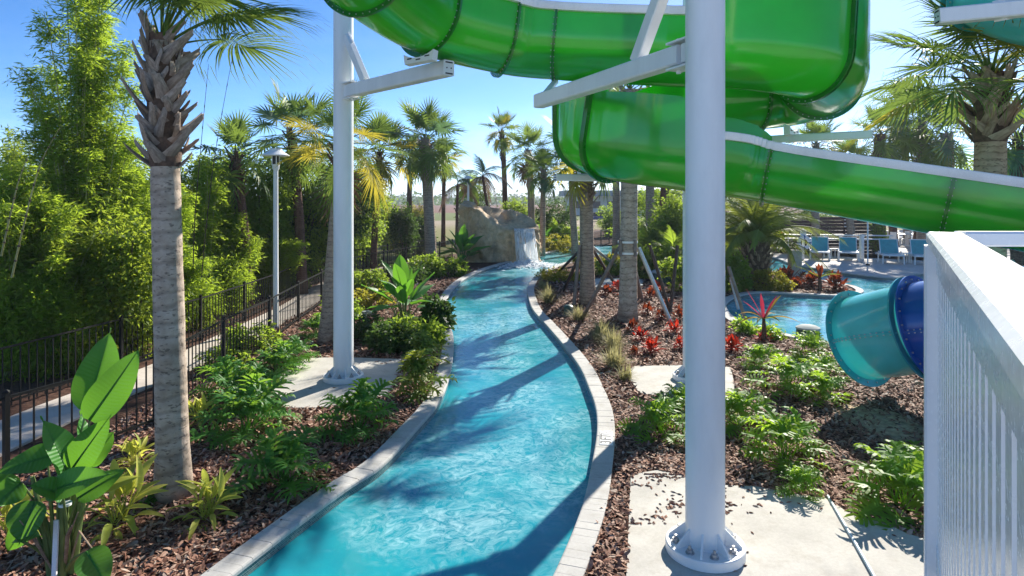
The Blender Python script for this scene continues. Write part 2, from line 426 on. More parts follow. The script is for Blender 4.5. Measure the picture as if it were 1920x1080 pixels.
M['blue'] = mat_frp('blue_fibreglass', (0.003, 0.095, 0.44), (0.02, 0.2, 0.6), 0.15)
M['steel'] = mat_simple('galvanised_steel', (0.50, 0.52, 0.50), 0.4, 0.8, var=0.15, scale=30)
M['bolt'] = mat_simple('dull_bolt', (0.42, 0.42, 0.43), 0.45, 0.7, var=0.2, scale=20)
M['dark'] = mat_simple('dark_slot', (0.015, 0.017, 0.02), 0.6)
M['black'] = mat_simple('black_fence_paint', (0.009, 0.009, 0.009), 0.5, spec=0.25, bump=0.1)
M['water'] = mat_water('river_water', (0.12, 0.72, 0.88), 0.52)
M['plaster'] = mat_plaster('river_plaster', (0.60, 0.84, 0.88), (0.86, 0.95, 0.96))
M['mosaic'] = mat_mosaic(); M['rock'] = mat_rock()
M['wall_dark'] = mat_simple('dark_stained_board', (0.055, 0.026, 0.022), 0.6, var=0.35, scale=3)
M['teal_sling'] = mat_simple('teal_sling', (0.06, 0.36, 0.38), 0.7, bump=0.3, bscale=200)
M['plastic_white'] = mat_simple('white_resin', (0.78, 0.78, 0.76), 0.35, var=0.05)
M['green_box'] = mat_simple('green_plastic', (0.015, 0.07, 0.05), 0.5)
M['pale_lid'] = mat_concrete('pale_lid', (0.42, 0.47, 0.46))
M['beige'] = mat_concrete('beige_stucco', (0.55, 0.46, 0.36))
M['wood'] = mat_simple('brace_wood', (0.20, 0.17, 0.15), 0.85, var=0.3, scale=8, bump=0.3)
M['wood_dk'] = mat_simple('dark_brace_wood', (0.07, 0.052, 0.045), 0.85, var=0.3, scale=8, bump=0.3)
M['trunk'] = mat_trunk('palm_bark', (0.32, 0.25, 0.19), (0.58, 0.475, 0.38), (0.12, 0.095, 0.08), 1.7, 0.4)
M['trunk_far'] = mat_trunk('palm_bark_far', (0.26, 0.195, 0.145), (0.45, 0.36, 0.275), (0.13, 0.095, 0.075), 2.4, 0.4)
M['trunk_red'] = mat_trunk('red_palm_bark', (0.10, 0.052, 0.038), (0.21, 0.12, 0.085), (0.05, 0.03, 0.03), 4, 0.5)
M['trunk_tan'] = mat_trunk('tan_palm_bark', (0.36, 0.25, 0.16), (0.52, 0.38, 0.26), (0.10, 0.055, 0.04), 2.6, 0.45)
M['boot'] = mat_leaf('leaf_base_husk', (0.26, 0.205, 0.175), (0.56, 0.485, 0.42), 0.0, 0.85)
M['boot_tan'] = mat_leaf('tan_leaf_base', (0.27, 0.185, 0.13), (0.50, 0.38, 0.28), 0.0, 0.85)
def mat_husk(name, c1, c2):
    k = NT(name); g = k.n('NewGeometry'); oi = k.n('ObjectInfo'); f = k.noise(5, 7, 0.7, stretch=(0.5, 6, 6)); h = k.noise(2.5, 4)
    c = k.mixc(k.ramp(f, [(0.3, (0, 0, 0)), (0.7, (1, 1, 1))]), c1, c2)
    c = k.mixc(0.7, c, k.ramp(h, [(0.3, (0.35, 0.32, 0.30)), (0.65, (1, 1, 1))]), 'MULTIPLY')
    c = k.mixc(0.45, c, k.ramp(oi.outputs['Random'], [(0.0, (0.45, 0.40, 0.36)), (1.0, (1, 1, 1))]), 'MULTIPLY')
    k.l(c, k.p.inputs['Base Color']); k.p.inputs['Roughness'].default_value = 0.85; k.p.inputs['Specular IOR Level'].default_value = 0.2; k.bump(f, 0.6, 0.012); return k.m
M['boot'] = mat_husk('leaf_base_husk', (0.20, 0.15, 0.12), (0.58, 0.50, 0.43)); M['boot_tan'] = mat_husk('tan_leaf_base', (0.26, 0.17, 0.11), (0.60, 0.46, 0.34))
M['fibre'] = mat_simple('palm_fibre', (0.10, 0.06, 0.04), 0.95, var=0.5, scale=14, bump=0.8, bscale=50)
M['frond'] = mat_leaf('palm_frond', (0.0438, 0.1, 0.0275), (0.125, 0.2188, 0.0438), 0.38, 0.38, (0.30, 0.42, 0.06))
M['frond_y'] = mat_leaf('yellowing_frond', (0.10, 0.13, 0.02), (0.32, 0.29, 0.035), 0.42, 0.42, (0.70, 0.58, 0.06))
M['frond_b'] = mat_leaf('blue_green_frond', (0.054, 0.114, 0.078), (0.12, 0.204, 0.132), 0.35, 0.45, (0.20, 0.36, 0.12))
M['frond_dead'] = mat_leaf('dead_frond', (0.08, 0.045, 0.03), (0.20, 0.13, 0.09), 0.15, 0.8)
M['feather'] = mat_leaf('feather_frond', (0.0585, 0.13, 0.026), (0.156, 0.247, 0.0455), 0.42, 0.42, (0.40, 0.45, 0.05))
M['bamboo'] = mat_leaf('bamboo_leaf', (0.06, 0.1425, 0.021), (0.2025, 0.315, 0.033), 0.62, 0.45, (0.52, 0.68, 0.05))
M['bamboo_dk'] = mat_leaf('dark_bamboo_leaf', (0.0375, 0.0975, 0.0225), (0.1125, 0.195, 0.03), 0.54, 0.45, (0.50, 0.62, 0.05))
M['shrub'] = mat_leaf('shrub_leaf', (0.042, 0.1125, 0.021), (0.1275, 0.24, 0.033), 0.54, 0.4, (0.48, 0.64, 0.06))
M['shrub_dk'] = mat_leaf('dark_shrub_leaf', (0.0196, 0.056, 0.0168), (0.063, 0.119, 0.0252), 0.3, 0.4, (0.18, 0.32, 0.05))
M['shrub_y'] = mat_leaf('yellow_shrub_leaf', (0.11, 0.14, 0.02), (0.27, 0.26, 0.03), 0.45, 0.45, (0.6, 0.55, 0.06))
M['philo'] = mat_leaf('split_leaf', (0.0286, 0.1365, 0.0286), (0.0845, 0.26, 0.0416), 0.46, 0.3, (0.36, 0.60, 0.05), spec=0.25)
M['philo_lit'] = mat_leaf('sunlit_split_leaf', (0.054, 0.1823, 0.027), (0.162, 0.3645, 0.0405), 0.54, 0.32, (0.50, 0.70, 0.05), spec=0.25)  # paler copy of the split leaf, sunlight put into its greens
M['sche'] = mat_leaf('spiky_leaf', (0.0585, 0.13, 0.0234), (0.195, 0.26, 0.039), 0.38, 0.35, (0.45, 0.50, 0.05))
M['banana'] = mat_leaf('paddle_leaf', (0.0324, 0.1553, 0.027), (0.0743, 0.27, 0.0378), 0.40, 0.26, (0.22, 0.50, 0.03), spec=0.45, veins=170)
M['stalk'] = mat_simple('leaf_stalk', (0.13, 0.19, 0.05), 0.5, var=0.3)
M['ginger'] = mat_leaf('variegated_leaf', (0.20, 0.34, 0.05), (0.66, 0.62, 0.13), 0.46, 0.38, (0.75, 0.75, 0.12))
M['red'] = mat_leaf('red_leaf', (0.20, 0.012, 0.012), (0.46, 0.06, 0.018), 0.36, 0.4, (0.80, 0.06, 0.03))
M['croton'] = mat_leaf('croton_leaf', (0.07, 0.016, 0.012), (0.26, 0.06, 0.02), 0.30, 0.4, (0.50, 0.09, 0.025))
M['ti'] = mat_leaf('ti_leaf', (0.16, 0.018, 0.035), (0.34, 0.035, 0.07), 0.35, 0.35, (0.7, 0.06, 0.12))
M['ti_y'] = mat_leaf('ti_old_leaf', (0.22, 0.12, 0.03), (0.36, 0.24, 0.05), 0.4, 0.4, (0.6, 0.4, 0.08))
M['grassy'] = mat_leaf('grass_blade', (0.14, 0.15, 0.05), (0.36, 0.32, 0.15), 0.4, 0.5, (0.6, 0.55, 0.25))
M['culm'] = mat_simple('bamboo_culm', (0.30, 0.30, 0.12), 0.5, var=0.35)
M['branch'] = mat_simple('shrub_branch', (0.09, 0.065, 0.045), 0.9, var=0.3)
def mat_field():
    k = NT('field_ground'); tc = k.n('TexCoord'); sp = k.n('SeparateXYZ'); k.l(tc.outputs['Object'], sp.inputs[0])
    nz = k.noise(0.035, 6, 0.6, vec=tc.outputs['Object'])
    wob = k.n('Math', operation='MULTIPLY_ADD'); k.l(nz, wob.inputs[0]); wob.inputs[1].default_value = 26; k.l(sp.outputs['Y'], wob.inputs[2])
    mr = k.n('MapRange'); k.l(wob.outputs[0], mr.inputs[0]); mr.inputs[1].default_value = 40; mr.inputs[2].default_value = 440
    c = k.ramp(mr.outputs[0], [(0.0, (0.13, 0.15, 0.05)), (0.12, (0.22, 0.21, 0.08)), (0.165, (0.33, 0.27, 0.19)), (0.20, (0.34, 0.28, 0.2)), (0.215, (0.14, 0.17, 0.05)), (0.33, (0.15, 0.19, 0.06)), (0.36, (0.20, 0.105, 0.075)), (0.80, (0.19, 0.11, 0.085)), (0.9, (0.10, 0.10, 0.07)), (1.0, (0.05, 0.07, 0.045))])
    g = k.noise(0.9, 6, 0.7, vec=tc.outputs['Object'])
    k.l(k.mixc(0.4, c, k.ramp(g, [(0.3, (0.5, 0.5, 0.5)), (0.7, (1, 1, 1))]), 'MULTIPLY'), k.p.inputs['Base Color'])
    k.p.inputs['Roughness'].default_value = 0.95; k.p.inputs['Specular IOR Level'].default_value = 0.1; return k.m
M['field'] = mat_field()
M['hill'] = mat_leaf('hill_woods', (0.025, 0.04, 0.022), (0.05, 0.07, 0.03), 0.0, 0.9)

# ---------------------------------------------------------------- water outline (one basin: the river loops round the island to the slide pool)
west = [(330, 1180), (440, 1080), (640, 927), (715, 877), (780, 808), (822, 757), (841, 710), (849, 662), (848, 628), (838, 600), (835, 575), (845, 549), (870, 525), (910, 506), (960, 491), (1015, 478), (1060, 466), (1095, 452), (1112, 440), (1118, 430)]
north = [(1140, 430), (1141, 438), (1166, 446), (1230, 454), (1300, 462), (1380, 473), (1450, 484), (1482, 495), (1540, 506), (1590, 514), (1652, 521), (1694, 521), (1740, 514), (1960, 520), (2300, 560)]
south = [(2300, 700), (1900, 690), (1700, 668), (1530, 640), (1420, 616), (1385, 604), (1366, 586), (1362, 570), (1384, 557), (1425, 550), (1500, 553), (1585, 556), (1618, 549), (1608, 540), (1578, 533), (1480, 516), (1400, 500), (1300, 486), (1200, 479), (1119, 479), (1080, 487), (1036, 502), (1003, 521), (990, 540), (991, 558), (1000, 583), (1026, 613), (1060, 653), (1088, 692), (1104, 728), (1118, 768), (1121, 811), (1113, 868), (1094, 954), (1043, 1080), (985, 1180)]
def gpts(L): return [G(x, y) for x, y in L]
W_west = resample(catmull(gpts(west), per=10), 0.15)
W_north = resample(catmull(gpts(north), per=10), 0.15)
W_south = resample(catmull(gpts(south), per=10), 0.15)
WATER = W_west + W_north + W_south
CW = 0.27
def offset(path, d):
    out = []
    for i, p in enumerate(path):
        t = path[min(i + 1, len(path) - 1)] - path[max(i - 1, 0)]; t.normalize()
        out.append(p + Vector((-t.y, t.x, 0)) * d)
    return out
# west runs away from the eye: land on its left (+); north runs to the right: land on its left; south runs back: land on its left
WATER_OUT = offset(W_west, CW * 0.9) + offset(W_north, CW * 0.9) + offset(W_south, CW * 0.9)
lite = lambda P, k=4: [tuple(p)[:2] for p in P[::k]]

Z_WATER, Z_FLOOR = -0.10, -0.62
struct('field_ground', fill2d('field_ground', [[(-2800, -60), (2800, -60), (2800, 3000), (-2800, 3000)], lite(WATER_OUT)], -0.03, M['field']))
struct('mulch_ground', fill2d('mulch_ground', [[(-14, 1.0), (34, 1.0), (34, 44), (12, 52), (-3.3, 52), (-3.6, 44), (-8.5, 32), (-14, 26)], lite(WATER_OUT, 2)], 0.0, M['mulch']))
struct('river_floor', fill2d('river_floor', [lite(WATER_OUT)], Z_FLOOR, M['plaster']))
struct('river_water', fill2d('river_water', [lite(offset(W_west, 0.02) + offset(W_north, 0.02) + offset(W_south, 0.02), 2)], Z_WATER, M['water']))
def strip(path, z0, z1, name, m, v0=0.0):
    me = bpy.data.meshes.new(name); n = len(path)
    vs = [(p.x, p.y, z0) for p in path] + [(p.x, p.y, z1) for p in path]
    me.from_pydata(vs, [], [(i, i + 1, n + i + 1, n + i) for i in range(n - 1)])
    uv = me.uv_layers.new(name='uv'); acc = [0]
    for a, b in zip(path, path[1:]): acc.append(acc[-1] + (b - a).length)
    for lp in me.loops:
        vi = lp.vertex_index; uv.data[lp.index].uv = (acc[vi % n], vs[vi][2])
    me.materials.append(m); me.polygons.foreach_set('use_smooth', [True] * len(me.polygons)); return me
for p, nm in ((W_west, 'west'), (W_north, 'north'), (W_south, 'south')):
    struct('river_wall', strip(p, Z_FLOOR - 0.02, -0.20, 'river_wall', M['plaster']))
    struct('waterline_tile_band', strip(offset(p, -0.006), -0.26, 0.012, 'waterline_tile_band', M['mosaic']))

# coping: a course of narrow stones, each a piece of its own near the eye
def coping(path, label):
    t = thing('pool_coping', label, 'coping', tuple(path[len(path) // 3]))
    t['kind'] = 'structure'
    stones = []
    outr = offset(path, CW)
    far = MB(); cand = []
    for i in range(len(path) - 1):
        a, b, c, d = path[i], path[i + 1], outr[i + 1], outr[i]
        mid = (a + b) / 2
        vis = mid.y > 4.5 and abs(mid.x / mid.y) < 0.86 and mid.y < 60
        if not vis: continue
        e = (b - a).normalized() * 0.0022; f = (c - d).normalized() * 0.0022
        h = 0.055 + RND.uniform(-0.0025, 0.0025)
        n = ((d - a).normalized())
        a2, b2, c2, d2 = a + e, b - e, c - f, d + f
        fr = -0.018 * n
        vs = []
        for (p, q) in ((a2, d2), (b2, c2)):
            for base, off, z in ((p, fr, 0.0), (p, fr, h - 0.022), (p, fr * 0.5, h - 0.007), (p, fr * -0.4, h), (q, -n * 0.006, h), (q, n * 0, h - 0.006), (q, n * 0, -0.06)):
                vs.append(base + off + Vector((0, 0, z)))
        m = 7
        fs = [(k, (k + 1) % m, m + (k + 1) % m, m + k) for k in range(m)] + [tuple(range(m - 1, -1, -1)), tuple(range(m, 2 * m))]
        cand.append((mid.y, vs, fs))
    cand.sort(key=lambda x: x[0])
    for k, (y, vs, fs) in enumerate(cand):
        if k < 300 and y < 24: 
            mb = MB().add(vs, fs); wpart('stone', mb, M['coping'], t, smooth=False)
        else: far.add(vs, fs)
    if far.v: wpart('far_stones', far, M['coping'], t, smooth=False)['kind'] = 'stuff'
    return t
coping(W_west, 'pale stone coping along the fence side of the winding river')
coping(W_south, 'pale stone coping round the planted island and the slide bed')
coping(W_north, 'pale stone coping along the far bank and the lounger deck')

# depth marks on the coping
def depth_mark(loc, rz, size, c, label, tile=(0.2, 0.56)):
  t = thing('depth_marker', label, 'depth marker', loc, rz=rz)
  lpart('tile', MB().box((0, tile[0] * 0.0, 0.003), (tile[1], tile[0], 0.006)), M['plastic_white'], t, smooth=False)
  for ch, cx in (('3', -0.52), ('F', 0.12), ('T', 0.66)):
    cu = bpy.data.curves.new('lettering', 'FONT'); cu.body = ch; cu.size = size; cu.extrude = 0.001
    cu.align_x = 'CENTER'; cu.align_y = 'CENTER'; cu.materials.append(c)
    fo = bpy.data.objects.new('lettering', cu); COL.objects.link(fo); bpy.context.view_layer.update(); me = bpy.data.meshes.new_from_object(fo.evaluated_get(bpy.context.evaluated_depsgraph_get())); bpy.data.objects.remove(fo)
    link('letter', me, t, Matrix.Translation((-0.06 * tile[1] / 0.56 + cx * size * 0.9 - 0.01, 0, 0.0085)))
  rb = MB()
  R = size * 0.36
  for k in range(20):
        a0, a1 = 2 * math.pi * k / 20, 2 * math.pi * (k + 1) / 20
        rb.beam((R * math.cos(a0), R * math.sin(a0), 0), (R * math.cos(a1), R * math.sin(a1), 0), R * 0.22, 0.002)
  rb.beam((-R * .7, R * .7, 0.001), (R * .7, -R * .7, 0.001), R * 0.22, 0.002)
  lpart('no_diving_sign', rb, M['bolt'], t, Matrix.Translation((tile[1] * 0.39, 0, 0.0085)), smooth=False)
M['ink'] = mat_simple('black_ink', (0.02, 0.02, 0.022), 0.5); M['ink_pale'] = mat_simple('worn_ink', (0.25, 0.25, 0.24), 0.5)
depth_mark((1.452, 9.86, 0.0575), math.radians(82), 0.235, M['ink'], 'black 3 FT depth mark on the coping beside the white pole')
depth_mark(tuple(G(836, 638) + Vector((-0.03, 0, 0.0575))), math.radians(97), 0.2, M['ink_pale'], 'worn 3 FT depth mark on the fence side coping', (0.16, 0.46))

# paved bits
def slab(name, px, z0, z1, m, world=False):
    P = px if world else [tuple(G(x, y))[:2] for x, y in px]
    P = [tuple(p)[:2] for p in P]
    ar = sum(P[i - 1][0] * P[i][1] - P[i][0] * P[i - 1][1] for i in range(len(P)))
    if ar < 0: P = P[::-1]
    return struct(name, MB().prism(P, z0, z1).mesh(name, m, False))
slab('pole_pad', [(507, 728), (540, 690), (572, 673), (640, 671), (762, 675), (748, 700), (728, 742), (604, 766), (532, 766)], -0.02, 0.02, M['conc'])
slab('pole_pad', [(1183, 892), (1232, 884), (1300, 898), (1360, 912), (1420, 915), (1510, 932), (1546, 936), (1585, 960), (1615, 975), (1655, 982), (1700, 1003), (1760, 1022), (1900, 1080), (1900, 1200), (1160, 1200), (1175, 1075), (1181, 930)], -0.02, 0.02, M['conc'])
slab('pole_pad', [(1172, 700), (1190, 688), (1281, 686), (1370, 690), (1380, 735), (1290, 748), (1200, 740)], -0.02, 0.02, M['conc'])
struct('bounce_paving', MB().prism([(-60, -40), (60, -40), (60, 0.4), (-60, 0.4)], -0.05, 0.015).mesh('bounce_paving', M['deck'], False))  # unseen pale paving added behind the eye to bounce sunlight forward
slab('garden_path', [(1085, 531), (1120, 524), (1165, 524), (1205, 526), (1205, 537), (1160, 538), (1110, 541)], -0.02, 0.05, M['pale_lid'])
dk = [tuple(p)[:2] for p in offset(W_north, CW * 0.96) if p.x > 12.0][::4]
slab('pool_deck', dk + [(34, 31), (60, 31), (60, 75), (19, 75), (14.5, 46)], -0.05, 0.035, M['deck'], True)
# walkway between the fences: slabs with joints
px0 = [(-8.6, -7.45, 7.5), (-8.55, -7.35, 11), (-8.05, -6.95, 14.5), (-8.0, -6.85, 18), (-8.0, -6.9, 22), (-8.3, -7.3, 26), (-8.3, -7.5, 30), (-7.2, -6.2, 34), (-4.9, -4.2, 40)]
wl = catmull([Vector((a, y, 0)) for a, b, y in px0], per=8); wr = catmull([Vector((b, y, 0)) for a, b, y in px0], per=8)
wk = thing('walkway', 'narrow concrete walkway between the two black fences', 'path', tuple(wl[20])); wk['kind'] = 'structure'
for i in range(0, len(wl) - 3, 3):
    P = [wl[i], wl[i + 1], wl[i + 2], wl[i + 3], wr[i + 3], wr[i + 2], wr[i + 1], wr[i]]
    P = [p.copy() for p in P]
    for k in (3, 4): P[k] += (P[k - 1 if k == 3 else 5] - P[k]) * 0.02
    wpart('slab', MB().prism([tuple(p)[:2] for p in P][::-1], -0.03, 0.035 + 0.002 * (i % 2)), M['path'], wk, smooth=False)

# bark chips over the beds, thrown down one by one
def chips(name, n, region, size, seed, z=0.005, keep=None):
    r = np.random.default_rng(seed)
    X = r.uniform(region[0], region[1], n); Y = region[2] + (region[3] - region[2]) * r.random(n) ** 1.35
    ok = (~inside(lite(WATER_OUT, 3), X, Y))
    for sl in [o for o in COL.objects if o.name.startswith(('pole_pad', 'garden_path'))]:
        vs = [v.co for v in sl.data.vertices]; P = [(v.x, v.y) for v in vs[:len(vs) // 2]]
        ok &= ~inside(P, X, Y)
    fx = np.interp(Y, [8.3, 10.5, 13.7, 16.4, 19.5, 22.7, 28.6], [-7.2, -6.6, -6.7, -6.75, -6.9, -7.0, -7.4])
    ok &= X > fx
    ok &= (np.abs(X / Y) < 0.84)
    if keep is not None: ok &= keep(X, Y, r)
    X, Y = X[ok], Y[ok]; n = len(X)
    L_ = r.uniform(0.55, 1.35, n) * size; Wd = L_ * r.uniform(0.22, 0.5, n)
    az = r.uniform(0, 2 * np.pi, n); tp = r.normal(0, 0.28, n); rl = r.normal(0, 0.35, n)
    d = np.stack([np.cos(az) * np.cos(tp), np.sin(az) * np.cos(tp), np.sin(tp)], 1)
    s0 = np.stack([-np.sin(az), np.cos(az), np.zeros(n)], 1); u = np.cross(d, s0)
    s = s0 * np.cos(rl)[:, None] + u * np.sin(rl)[:, None]; u = np.cross(d, s)
    c = np.stack([X, Y, z + np.abs(np.sin(tp)) * L_ * 0.5 + r.random(n) * 0.014], 1)
    l = (L_ / 2)[:, None]; w = (Wd / 2)[:, None]; b = (L_ * r.uniform(-0.05, 0.12, n))[:, None]
    j = lambda a=0.25: 1 + r.uniform(-a, a, (n, 1))
    V = np.stack([c - d * l * j() - s * w * 0.5, c - s * w * j() + u * b, c + d * l * j() - s * w * 0.3, c + d * l * j(0.1) + s * w * 0.4, c + s * w * j() + u * b * j(), c - d * l + s * w * 0.55 * j()], 1).reshape(-1, 3)
    me = np_mesh(name, V, 6, M['chips'], [(0, 1, 4, 5), (1, 2, 3, 4)])
    o = link(name, me); o['kind'] = 'stuff'; o['label'] = 'reddish bark chips covering the planting beds'; o['category'] = 'mulch'
    return o
sandc = G(1655, 795)
def sand_gap(X, Y, r):
    q = ((X - sandc.x) / 0.75) ** 2 + ((Y - sandc.y) / 1.15) ** 2
    return r.random(len(X)) < np.clip(q * 0.8 + 0.08, 0.12, 1)
chips('bark_mulch', 105000, (-7, 8, 5.6, 13), 0.085, 1, keep=sand_gap)
chips('bark_mulch', 50000, (-8, 12, 12, 24), 0.12, 2)
chips('bark_mulch', 12000, (-8, 16, 24, 34), 0.17, 3)
# stray chips on the pads
def stray(n, rect, seed):
    r = np.random.default_rng(seed); mb = MB()
    cs = [(r.uniform(rect[0], rect[1]), rect[2] + (rect[3] - rect[2]) * r.random() ** 2.4) for _ in range(max(3, n // 14))]
    for i in range(n):
        c0 = cs[r.integers(len(cs))]; k0 = 1.0 if r.random() < .72 else 4.0
        p = G(min(max(c0[0] + r.normal(0, 13) * k0, rect[0]), rect[1]), min(max(c0[1] + r.normal(0, 6) * k0, rect[2]), rect[3]))
        a = r.uniform(0, 6.3); L_ = r.uniform(0.02, 0.05); w = L_ * r.uniform(.3, .5)
        d = Vector((math.cos(a), math.sin(a), 0)); s = Vector((-d.y, d.x, 0)); c = p + Vector((0, 0, 0.024))
        h = Vector((0, 0, 0.012))
        mb.add([c - d * L_ - s * w * .4, c - s * w, c + d * L_, c + s * w, c + h, c - d * L_ * .7 + h * .6], [(0, 1, 4, 5), (1, 2, 4), (2, 3, 4), (3, 0, 5, 4)])
    o = link('stray_chips', mb.mesh('stray_chips', M['chips'], False)); tag(o, 'loose bark chips scattered over the concrete pad', 'mulch', kind='stuff')
stray(190, (1186, 1290, 892, 985), 5); stray(100, (1360, 1560, 915, 965), 6); stray(34, (1190, 1720, 960, 1075), 8); stray(30, (520, 750, 678, 750), 9)
# worn sandy patch where the mulch has washed off
sp = [sandc + Vector((0.62 * math.cos(a) * (1 + 0.25 * noise.noise((math.cos(a) * 2, math.sin(a) * 2, 3))), 1.0 * math.sin(a) * (1 + 0.25 * noise.noise((math.cos(a) * 2, math.sin(a) * 2, 9))), 0)) for a in (2 * math.pi * k / 40 for k in range(40))]
M['sand'] = mat_simple('bare_sand', (0.42, 0.32, 0.20), 0.95, var=0.45, scale=7, bump=0.8, bscale=40)
struct('sand_patch', fill2d('sand_patch', [[tuple(p)[:2] for p in sp]], 0.006, M['sand']), 'bare sandy patch in the mulch')

# far hills and woods
def ridge(name, y, h, seed, x0, x1, label, nobj=140):
    r = np.random.default_rng(seed); mb = MB(); n = nobj; vs = []; 
    for i in range(n + 1):
        x = x0 + (x1 - x0) * i / n
        t = h * (0.75 + 0.35 * noise.noise((x * 0.0016, seed, 0)) + 0.10 * noise.noise((x * 0.012, seed, 3)) + 0.05 * noise.noise((x * 0.05, seed, 8)))
        dy = 60 * noise.noise((x * 0.004, seed, 5))
        for q, zz in ((0, -2), (0.1, t * 0.45), (0.35, t * 0.85), (0.8, t), (1.6, t * 0.7), (2.6, -2)):
            vs.append((x, y + dy + q * h * 3, zz))
    m = 6
    mb.add(vs, [(i * m + k, (i + 1) * m + k, (i + 1) * m + k + 1, i * m + k + 1) for i in range(n) for k in range(m - 1)])
    o = link(name, mb.mesh(name, M['hill'], False)); o['kind'] = 'structure'; o['label'] = label; return o
ridge('far_hills', 2300, 15.5, 3, -2600, 2600, 'low wooded hills on the horizon', 260)
ridge('wooded_rise', 900, 5.0, 11, -1400, 1400, 'dark line of woods beyond the red field', 300)
# ---------------------------------------------------------------- green water slide: an open flume swept along its course
R_FL = 0.66
def smooth_drop(d, w):
    """1 before the step, 0 after it, with a rounded shoulder"""
    t = max(0.0, min(1.0, d / w)); return math.sqrt(max(0.0, 1 - t * t))
C_SL = [  # x, y, z of the trough bottom
    (-3.1, 5.2, 6.80), (-2.45, 7.1, 6.53), (-2.07, 8.75, 6.30), (-1.40, 10.25, 6.08), (-0.22, 10.95, 5.90), (0.72, 11.02, 5.80), (2.5, 10.55, 5.60),
    (3.55, 9.95, 5.45), (4.68, 10.15, 5.33), (5.42, 11.1, 5.22), (5.25, 12.15, 5.12), (3.7, 12.25, 4.96), (2.4, 12.75, 4.60), (1.65, 12.35, 4.40), (1.5, 11.6, 4.20), (1.9, 10.95, 4.02),
    (3.0, 10.75, 3.86), (4.1, 10.72, 3.70), (5.7, 9.7, 3.33), (7.3, 8.6, 2.95), (9.2, 7.3, 2.5)]
PER = 16
path = catmull(C_SL, per=PER)
# wall heights above the half-round bottom: (control index, left, right, white rim?)
SECS = [(0, 2, .44, .44, 0), (2, 3, .44, .44, 0), (3, 4, .46, .46, 1), (4, 5, .44, .44, 1), (5, 6.6, .44, .44, 1), (6.6, 8, .40, 1.10, 0), (8, 9.2, .40, 1.10, 0), (9.2, 10.4, .40, 1.10, 0), (10.4, 12, .40, .62, 0), (12, 13.6, .35, .85, 0),
        (13.6, 14.6, .35, .82, 0), (14.6, 15.98, .35, .80, 0), (15.98, 17.05, .78, .29, 2), (17.05, 18.35, .29, .29, 1), (18.35, 20, .29, .29, 1)]
def p_at(u):
    i = min(int(u * PER), len(path) - 2); t = u * PER - i
    p = path[i].lerp(path[i + 1], t)
    i0, i1 = max(i - 1, 0), min(i + 2, len(path) - 1)
    d = path[i1] - path[i0]; return p, d.normalized()
def frame(u):
    p, t = p_at(u); s = t.cross(Vector((0, 0, 1))).normalized(); n = s.cross(t).normalized(); return p, t, s, n
def profile(R, hl, hr, drop=0.0):
    """left rim -> bottom -> right rim, (side, up) with the bottom at (0, R_FL - R)"""
    pts = []
    for k in range(5): pts.append((-R, R_FL + hl * (1 - k / 5)))
    for k in range(25):
        a = -math.pi / 2 + math.pi * k / 24
        pts.append((R * math.sin(a), R_FL - R * math.cos(a)))
    for k in range(1, 6): pts.append((R, R_FL + hr * k / 5))
    return pts
def sweep(us, Ro, Ri, hf, mb):
    rows = []
    for u in us:
        p, t, s, n = frame(u); hl, hr = hf(u)
        out = profile(Ro, hl, hr); inn = profile(Ri, hl, hr)[::-1]
        rows.append([p + s * a + n * b for a, b in out + inn])
    m = len(rows[0]); vs = [v for r in rows for v in r]; k = len(rows)
    fs = [(i * m + j, (i + 1) * m + j, (i + 1) * m + (j + 1) % m, i * m + (j + 1) % m) for i in range(k - 1) for j in range(m)]
    h = m // 2
    for base in (0, (k - 1) * m):
        fs += [(base + j, base + j + 1, base + m - 2 - j, base + m - 1 - j) if base else (base + j, base + m - 1 - j, base + m - 2 - j, base + j + 1) for j in range(h - 1)]
    mb.add(vs, fs)
slide = thing('green_water_slide', 'glossy green open water slide winding down over the river', 'water slide', tuple(path[0]))
def hexbolt(mb, c, ax, r, l):
    ax = ax.normalized(); e = ax.orthogonal().normalized(); f = ax.cross(e)
    a = [c + (e * math.cos(k * math.pi / 3) + f * math.sin(k * math.pi / 3)) * r for k in range(6)]
    mb.add(a + [v + ax * l for v in a], [(k, (k + 1) % 6, 6 + (k + 1) % 6, 6 + k) for k in range(6)] + [(6, 7, 8, 9, 10, 11), (5, 4, 3, 2, 1, 0)])
